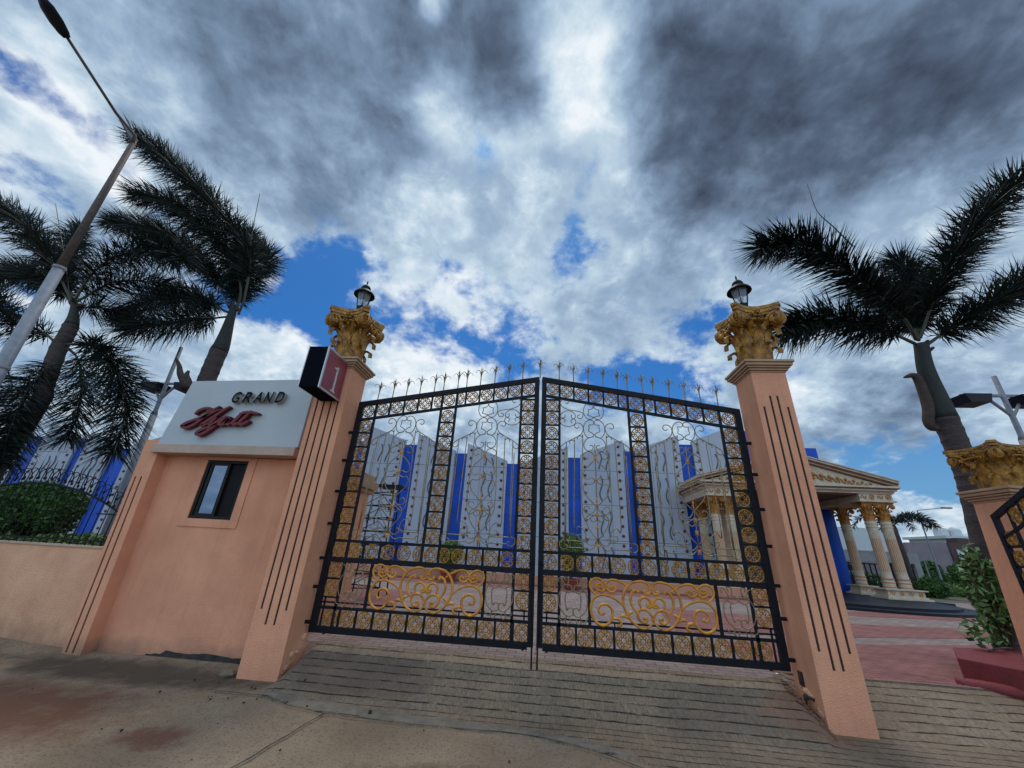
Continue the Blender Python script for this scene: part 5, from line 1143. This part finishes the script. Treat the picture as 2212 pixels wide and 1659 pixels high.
def column(x, y):
    zb = base_z+.41; zt_ = 3.28; col_e = bpy.data.objects.new('column', None); col.objects.link(col_e); col_e.parent = t; col_e.location = (x-CX, y-14.6, zb-INNER)
    H_ = zt_-zb; mb = MB()
    mb.lathe([(.235, .0), (.235, .05), (.24, .07), (.225, .10), (.225, .20), (.24, .22), (.24, .26), (.225, .28), (.22, .36), (.21, .37), (.21, .52)], n=28, cap=False)
    # fluted shaft: a lobed section
    n = 72; prof_ = [(.52, 0), (.56, .6), (.70, 1), (H_-.62, 1), (H_-.50, .6), (H_-.46, 0)]; vs = []
    for z, dp in prof_:
        for k in range(n):
            a = 2*math.pi*k/n; rr_ = .205-.018*dp*(1 if (k % 4) in (0,) else (.55 if (k % 4) in (1, 3) else 0)); vs.append((rr_*math.cos(a), rr_*math.sin(a), z))
    mb.add(vs, [(i*n+k, i*n+(k+1) % n, (i+1)*n+(k+1) % n, (i+1)*n+k) for i in range(len(prof_)-1) for k in range(n)])
    mb.lathe([(.21, H_-.46), (.21, H_-.32), (.235, H_-.31), (.235, H_-.27), (.21, H_-.26), (.21, H_-.17), (.235, H_-.16), (.235, H_-.12), (.21, H_-.11), (.21, H_)], n=28, cap=False)
    mb.build('shaft', M['white_plaster'], col_e, smooth=False)
    mb = MB(); 
    for k in range(18):
        a = 2*math.pi*k/18; mb.bar((.190*math.cos(a), .190*math.sin(a), .68), (.190*math.cos(a), .190*math.sin(a), H_-.80), .034, .012, up=(math.cos(a), math.sin(a), 0))
    mb.build('orange_fluting', M['orange'], col_e, smooth=False)['kind'] = 'stuff'
    for z, r_9 in ((.06, .236), (.24, .236), (.38, .236), (H_, .215)):
        mb = MB(); mb.lathe([(r_9, z-.025), (r_9+.018, z), (r_9, z+.025)], n=24, cap=False); mb.build('orange_ring', M['orange'], col_e)
    make_capital(col_e, .40, .84, M['gold2'], (0, 0, H_), detail=False, rr0=.20)
M['gold2'] = mat('portico_gold', (.50, .21, .03), .5, .15, c2=(.28, .10, .02), nscale=9, bump=.3, bscale=30)
for xs_ in ((8.38, 9.03), (15.40, 16.05)):
    plinth(xs_[0]-.42, xs_[1]+.42, CYs-.36, CYs+.36)
    for x in xs_: column(x, CYs)
for x in (8.6, 15.9): plinth(x-.36, x+.36, 17.0, 17.7); column(x, 17.35)
# frieze blocks above the capitals, architrave, cornice, pediment
ez = 4.10
def frieze(xa, xb, ya, yb, ez=ez):
    mb = MB(); mb.box((xa-.08, ya-.08, ez), (xb+.08, yb+.08, ez+.07)); mb.box((xa, ya, ez+.07), (xb, yb, ez+.38)); p = pp(mb, 'frieze_block', M['white_plaster'])
    mb = MB(); n = max(1, round((xb-xa)/.40))
    for i in range(n):
        x = xa+(xb-xa)*(i+.5)/n
        if i % 2: ring_orn(mb, x, ez+.225, ya-.01, .10); mb.sphere((x, ya, ez+.225), .05, 4)
        else: scroll_orn(mb, x, ez+.225, ya-.01, .13)
    mb.build('gilt_ornament', M['gold2'], p)
frieze(7.98, 9.43, 14.60, 17.98); frieze(15.0, 16.45, 14.60, 17.98)
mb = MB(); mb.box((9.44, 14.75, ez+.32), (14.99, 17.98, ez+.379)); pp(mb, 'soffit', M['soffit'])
def layer(e, z0, z1, m_, name): mb = MB(); mb.box((7.98-e, 14.6-e, z0), (16.45+e, 17.98, z1)); pp(mb, name, m_)
layer(.06, ez+.381, ez+.44, M['white_plaster'], 'cornice'); layer(.10, ez+.441, ez+.50, M['buff'], 'cornice'); layer(.18, ez+.501, ez+.58, M['white_plaster'], 'cornice'); layer(.25, ez+.581, ez+.63, M['soffit'], 'cornice'); layer(.30, ez+.631, ez+.72, M['white_plaster'], 'cornice')
AZ = 6.33; el_, er_ = 7.66, 16.77; ze = ez+.72
mb = MB(); mb.prism([(el_+.25, ze), (er_-.25, ze), (CX, AZ-.28)], 14.62, 17.97); tp = pp(mb, 'tympanum', M['white_plaster'])
mb = MB()
for s_ in (-1, 1):
    for k in range(9):
        x = CX+s_*(.45+.36*k); z = ze+.62-.055*k; sz = .24-.014*k; scroll_orn(mb, x, z-.14, 14.58, sz); mb.sphere((x+s_*.15, 14.59, z-.05), sz*.42, 4)
mb.sphere((CX, 14.58, ze+.55), .26, 6, (1, .4, 1)); ring_orn(mb, CX, ze+.55, 14.56, .36)
mb.build('gilt_garland', M['gold2'], tp, smooth=True)
def rake(off, th, y0, m_):
    mb = MB()
    for s_ in (-1, 1):
        xe = CX+s_*(er_-CX)
        mb.prism([(xe, ze+off-.0), (CX, AZ+off-.25), (CX, AZ+off-.25+th), (xe, ze+off+th)][::s_], y0, 17.96)
    pp(mb, 'raking_cornice', m_)
rake(.0, .07, 14.46, M['buff']); rake(.072, .06, 14.40, M['soffit']); rake(.134, .09, 14.34, M['white_plaster']); rake(.226, .05, 14.28, M['white_plaster'])
mb = MB(); mb.box((9.6, 17.9, INNER), (10.1, 17.97, 3.9)); mb.box((12.0, 17.9, INNER), (12.35, 17.97, 3.9)); mb.box((14.2, 17.9, INNER), (14.7, 17.97, 3.9)); mb.box((9.6, 17.89, 2.2), (14.7, 17.98, 2.5)); pp(mb, 'door_frame', M['buff'])
mb = MB(); mb.box((9.3, 17.95, INNER), (15.0, 17.985, 3.9)); pp(mb, 'doorway', M['house_dark'])

# ------------------------------------------------------------------ kerb planter, shrub, things beyond the portico
t = thing('kerb_planter', 'dark red painted kerb planter at the foot of the palm', 'planter', (6.2, 1.3, -.3))
mb = MB(); mb.prism([(5.56, .86), (6.26, 1.72), (9.5, 2.4), (9.5, .2), (6.0, -.05)], -.5, .105, 'z'); o = mb.build('kerb_wall', M['red_kerb'], t); o.matrix_parent_inverse = Matrix.Translation(-Vector(t.location)); bevel(o, .015)
mb = MB(); mb.tube(catmull([(5.35, .74, -.16), (5.62, .52, -.15), (5.95, .32, -.2), (6.1, .0, -.3)], 4), [.07]*13, 8); o = mb.build('kerb_toe', M['red_kerb'], t, smooth=True); o.matrix_parent_inverse = Matrix.Translation(-Vector(t.location))
t = thing('variegated_shrub', 'tall leafy shrub with cream edged leaves in the red kerb planter', 'shrub', (7.2, 1.85, .1))
mb = MB()
rnd = random.Random(5)
for k in range(16): 
    a = rnd.uniform(0, 6.28); h = rnd.uniform(.5, 1.35); mb.tube(catmull([(0, 0, 0), (.12*math.cos(a), .12*math.sin(a), h*.5), (.3*math.cos(a), .3*math.sin(a), h)], 3), .012, 4)
mb.tube(catmull([(0, 0, .02), (-.3, -.2, .05), (-.65, -.35, .02)], 3), .015, 4); mb.tube(catmull([(0, 0, .1), (-.4, -.1, .3), (-.75, -.2, .42)], 3), .01, 4)
mb.build('stem', M['wood'], t)
foliage('foliage', M['cream_leaf'], (-.05, 0, .75), (.25, .25, .72), 340, .07, t, 31, .35); foliage('foliage', M['shrubg'], (0, .08, .76), (.22, .22, .72), 460, .07, t, 32, .0)
foliage('foliage', M['shrubg'], (-.6, -.25, .22), (.28, .2, .18), 60, .07, t, 33, .0)
bush('green_tree', 'bright green leafy tree behind the cream edged shrub', (10.3, 5.0, .95), (.42, .5, .62), 1500, .08, M['shrubg'], 41, 'tree')
M['far_beam'] = mat('far_concrete', (.30, .30, .30), .9, c2=(.2, .2, .2), nscale=1)
t = thing('rear_wall', 'grey rear boundary wall with a black barred gate behind the portico', 'wall', (21, 26, INNER))
mb = MB(); mb.box((-.6, 0, 1.85), (5.0, .3, 2.55)); mb.box((-.6, 0, 0), (-.2, .3, 1.85)); mb.box((4.6, 0, 0), (5.0, .3, 1.85)); mb.box((5.0, 0, 0), (12, .3, .45)); mb.build('wall_body', M['far_beam'], t)
mb = MB()
for i in range(14): mb.box((-.1+.34*i, -.05, 0), (-.02+.34*i, 0, 1.75))
for z in (.1, .85, 1.65): mb.box((-.1, -.06, z), (4.5, -.01, z+.08))
mb.box((0, -.03, .1), (1.4, -.005, .9)); mb.box((2.7, -.03, .1), (4.2, -.005, .9)); mb.box((.1, -.03, 1.2), (.9, -.005, 1.6)); mb.build('barred_gate', M['black_iron'], t)
t = thing('billboard', 'white billboard on a steel frame standing between the portico columns', 'billboard', (27.5, 33, INNER))
mb = MB(); mb.box((-2.0, 0, 2.6), (2.8, .1, 4.7)); mb.build('board', M['house_white'], t)
mb = MB()
for x in (-3.6, -3.0, -2.1): mb.tube([(x, .1, 0), (x, .1, 4.4)], .05, 5)
for z in (2.8, 3.4, 4.0): mb.tube([(-4.2, .1, z), (-1.9, .1, z)], .04, 5)
mb.tube([(-1.0, .2, 0), (-1, .2, 2.6)], .07, 5); mb.tube([(2, .2, 0), (2, .2, 2.6)], .07, 5); mb.build('frame', M['house_dark'], t)
def small_palm(label, base, h, seed, L_=2.2):
    t = thing('palm_tree', label, 'palm tree', base); mb = MB(); mb.tube([(0, 0, 0), (.1, 0, h*.5), (0, 0, h)], [.16, .13, .12], 8); mb.build('trunk', M['trunk'], t, smooth=True); rnd = random.Random(seed)
    for k in range(8):
        a = k*math.pi/4+rnd.uniform(-.2, .2); d = Vector((math.cos(a)+.9, math.sin(a), 0)).normalized()
        frond(t, [(0, 0, h), tuple(d*L_*.4+Vector((0, 0, h+.55))), tuple(d*L_*.8+Vector((0, 0, h+.4))), tuple(d*L_+Vector((0, 0, h-.1)))], .42, seed*9+k, dens=60, thin=2)
small_palm('small windblown palm just past the outer column pair of the portico', (22.3, 22.5, INNER), 4.0, 61, 2.0)
t = thing('house', 'grey rendered two storey house beyond the hedge', 'house', (55, 60, INNER))
mb = MB(); mb.box((-2.4, 0, 0), (3.2, 9, 5.3)); mb.prism([(-2.4, 5.3), (3.2, 5.3), (3.2, 5.62), (-2.4, 4.95+.4)], 0, .3); mb.box((-6.5, 1.5, 0), (-2.41, 9, 4.2)); mb.build('wall', M['house_grey'], t)
mb = MB(); mb.box((3.22, -.2, 3.9), (5.4, 6, 5.6)); mb.box((3.22, -.3, 0), (3.7, 6, 3.9)); mb.box((5.0, -.3, 0), (5.4, 6, 3.9)); mb.build('stair_bay', M['house_brown'], t)
mb = MB(); mb.box((3.9, -.4, 3.2), (5.9, -.25, 4.75)); mb.build('white_screen', M['house_white'], t)
mb = MB(); mb.box((-4.9, 1.4, 1.9), (-3.9, 1.52, 3.1)); mb.build('window', M['house_dark'], t)
mb = MB(); mb.box((-2.4, -.6, 1.25), (3.2, -.01, 1.4)); mb.build('sunshade', M['house_brown'], t)
mb = MB(); mb.box((-1.5, -.03, .1), (-.2, -.001, 1.1)); mb.build('window', M['house_dark'], t)
t = thing('house', 'white house with two round water tanks on its flat roof', 'house', (74.5, 75, INNER))
mb = MB(); mb.box((-2.7, 0, 0), (6, 8, 7.3)); mb.build('wall', M['house_white'], t)
mb = MB(); mb.box((-3.4, -.7, 7.3), (6.8, 8.5, 7.75)); mb.build('roof', M['house_white'], t)
for x in (-.7, 1.5): mb = MB(); mb.lathe([(1.0, 0), (1.05, .1), (1.05, 1.2), (.9, 1.5), (.35, 1.62), (.35, 1.75), (.01, 1.78)], (x, 3, 7.75), 14); mb.build('water_tank', M['house_white'], t)
for x in (-1.5, 1.2): mb = MB(); mb.box((x, -.03, 5.2), (x+1.4, -.001, 6.6)); mb.build('window', M['house_grey'], t)
mb = MB(); mb.box((4.2, -.03, 4.8), (6.0, -.001, 6.8)); mb.build('window', M['house_dark'], t)
t = thing('house', 'brown brick house with a flat roof between the grey and the white house', 'house', (63, 62, INNER))
mb = MB(); mb.box((-2.4, 0, 0), (5, 7, 5.3)); mb.box((-1.2, .3, 5.3), (.4, 2, 6.5)); mb.box((5.0, -.3, 0), (12, 7, 4.6)); mb.build('wall', M['house_brown'], t)
mb = MB(); mb.box((-1.4, -.03, 2.8), (.4, -.001, 4.0)); mb.build('window', M['house_dark'], t)
mb = MB()
for z in (5.45, 5.75): mb.box((-2.3, .05, z), (-1.25, .1, z+.06))
mb.build('railing', M['house_dark'], t)
bush('hedge', 'trimmed light green hedge in front of the grey house', (27.0, 25.6, .1), (1.9, .8, .42), 3500, .09, M['lime'], 51, 'hedge', None, False)
bush('round_bush', 'dark round bush beside the portico plinth', (22.9, 22.0, .35), (.8, .8, .6), 2500, .09, M['bush'], 52)
for i, (x, y, z, a, b_, lab) in enumerate([(33, 31, .9, 1.1, 1.2, 'dark leafy tree in front of the stair bay of the grey house'), (29.4, 29.5, .9, .9, 1.2, 'small dark tree behind the lamp post'), (37.5, 33, 1.0, 2.2, 1.4, 'broad dark tree below the white house'), (31.5, 27.2, .2, 1.6, .5, 'brownish low hedge beyond the trimmed hedge'), (26.5, 32, .3, 2.2, .6, 'low dark shrubbery under the grey house')]):
    bush('tree' if b_ > .85 else 'low_hedge', lab, (x, y, z), (a, a*.7, b_), 2600, .13, M['bush'] if i != 3 else M['shrubg'], 70+i, 'tree' if b_ > .85 else 'hedge')
t = thing('lamp_post', 'thin pale lamp post standing by the trimmed hedge', 'lamp post', (24.9, 24.3, INNER-.1))
mb = MB(); mb.tube([(0, 0, 0), (0, 0, 2.2)], [.05, .035], 8); mb.build('pole', M['galv'], t); mb = MB(); mb.tube([(0, 0, 1.6), (.35, 0, 1.75)], .025, 5); mb.box((.3, -.12, 1.60), (.62, .12, 1.75)); mb.build('lamp', M['lamp_head'], t)
t = thing('street_lamp', 'distant street lamp with a long arm past the outer column pair', 'street lamp', (25.3, 24, INNER))
mb = MB(); mb.tube([(0, 0, 0), (0, 0, 5.2)], [.06, .04], 6); mb.build('pole', M['galv'], t); mb = MB(); mb.tube([(0, 0, 5.2), (1.7, 0, 5.45)], .03, 5); mb.box((1.6, -.1, 5.4), (2.2, .1, 5.5)); mb.build('arm', M['galv'], t)
# stones
def stone(name, label, p, s_, seed, m_, group=None):
    rnd = random.Random(seed); mb = MB(); mb.sphere((0, 0, 0), 1, 4); off = Vector((seed*3.1, 1, 2)); mb.v = [tuple(Vector(v)*(1+.35*noise.noise(Vector(v)*1.3+off))) for v in mb.v]
    mb.v = [(x*s_[0], y*s_[1], z*s_[2]) for x, y, z in mb.v]; o = mb.build(name, m_); o.location = p; o.rotation_euler = (0, 0, rnd.uniform(0, 3)); return tag(o, label, 'stone', group)
stone('stone', 'block of rubble lying against the foot of the gatehouse pillar', (-3.735, -.33, ground_z(-3.735, -.33)+.035), (.105, .08, .06), 2, M['stone'])
stone('pebble', 'black pebble on the pale mortar strip', (-1.62, -.97, ground_z(-1.62, -.97)+.035), (.022, .02, .018), 5, M['seal'])
pe = None
rnd = random.Random(12)
for i in range(46):
    if i % 2: x, y = rnd.uniform(-5.8, 3.6), rnd.uniform(-2.4, -.9)
    else: x, y = rnd.gauss(-3.3, .5), rnd.uniform(-1.1, -.5)
    z = ground_z(x, y)+.014; s_ = rnd.uniform(.006, .016)
    if pe is None: pe = o = stone('pebble', 'dark grit pebble scattered on the concrete', (x, y, z), (1, .8, .6), 9, M['seal'], 'grit pebbles on the concrete')
    else: o = pe.copy(); col.objects.link(o)
    o.location = (x, y, z); o.scale = (s_, s_, s_)
# unidentified red rounded object, built as a disc on an added post, cut by the left edge of the photo
t = thing('red_round_object', 'red rounded object cut off by the edge of the photo before the low wall', 'sign', (-7.35, -.62, -.42))
mb = MB(); mb.prism([(.16*math.cos(2*math.pi*i/28), .62+.22*math.sin(2*math.pi*i/28)) for i in range(28)], -.012, .012); mb.build('disc', M['red_kerb'], t)
mb = MB(); mb.tube([(0, .02, 0), (0, .02, .8)], .02, 8); mb.build('post', M['galv'], t)
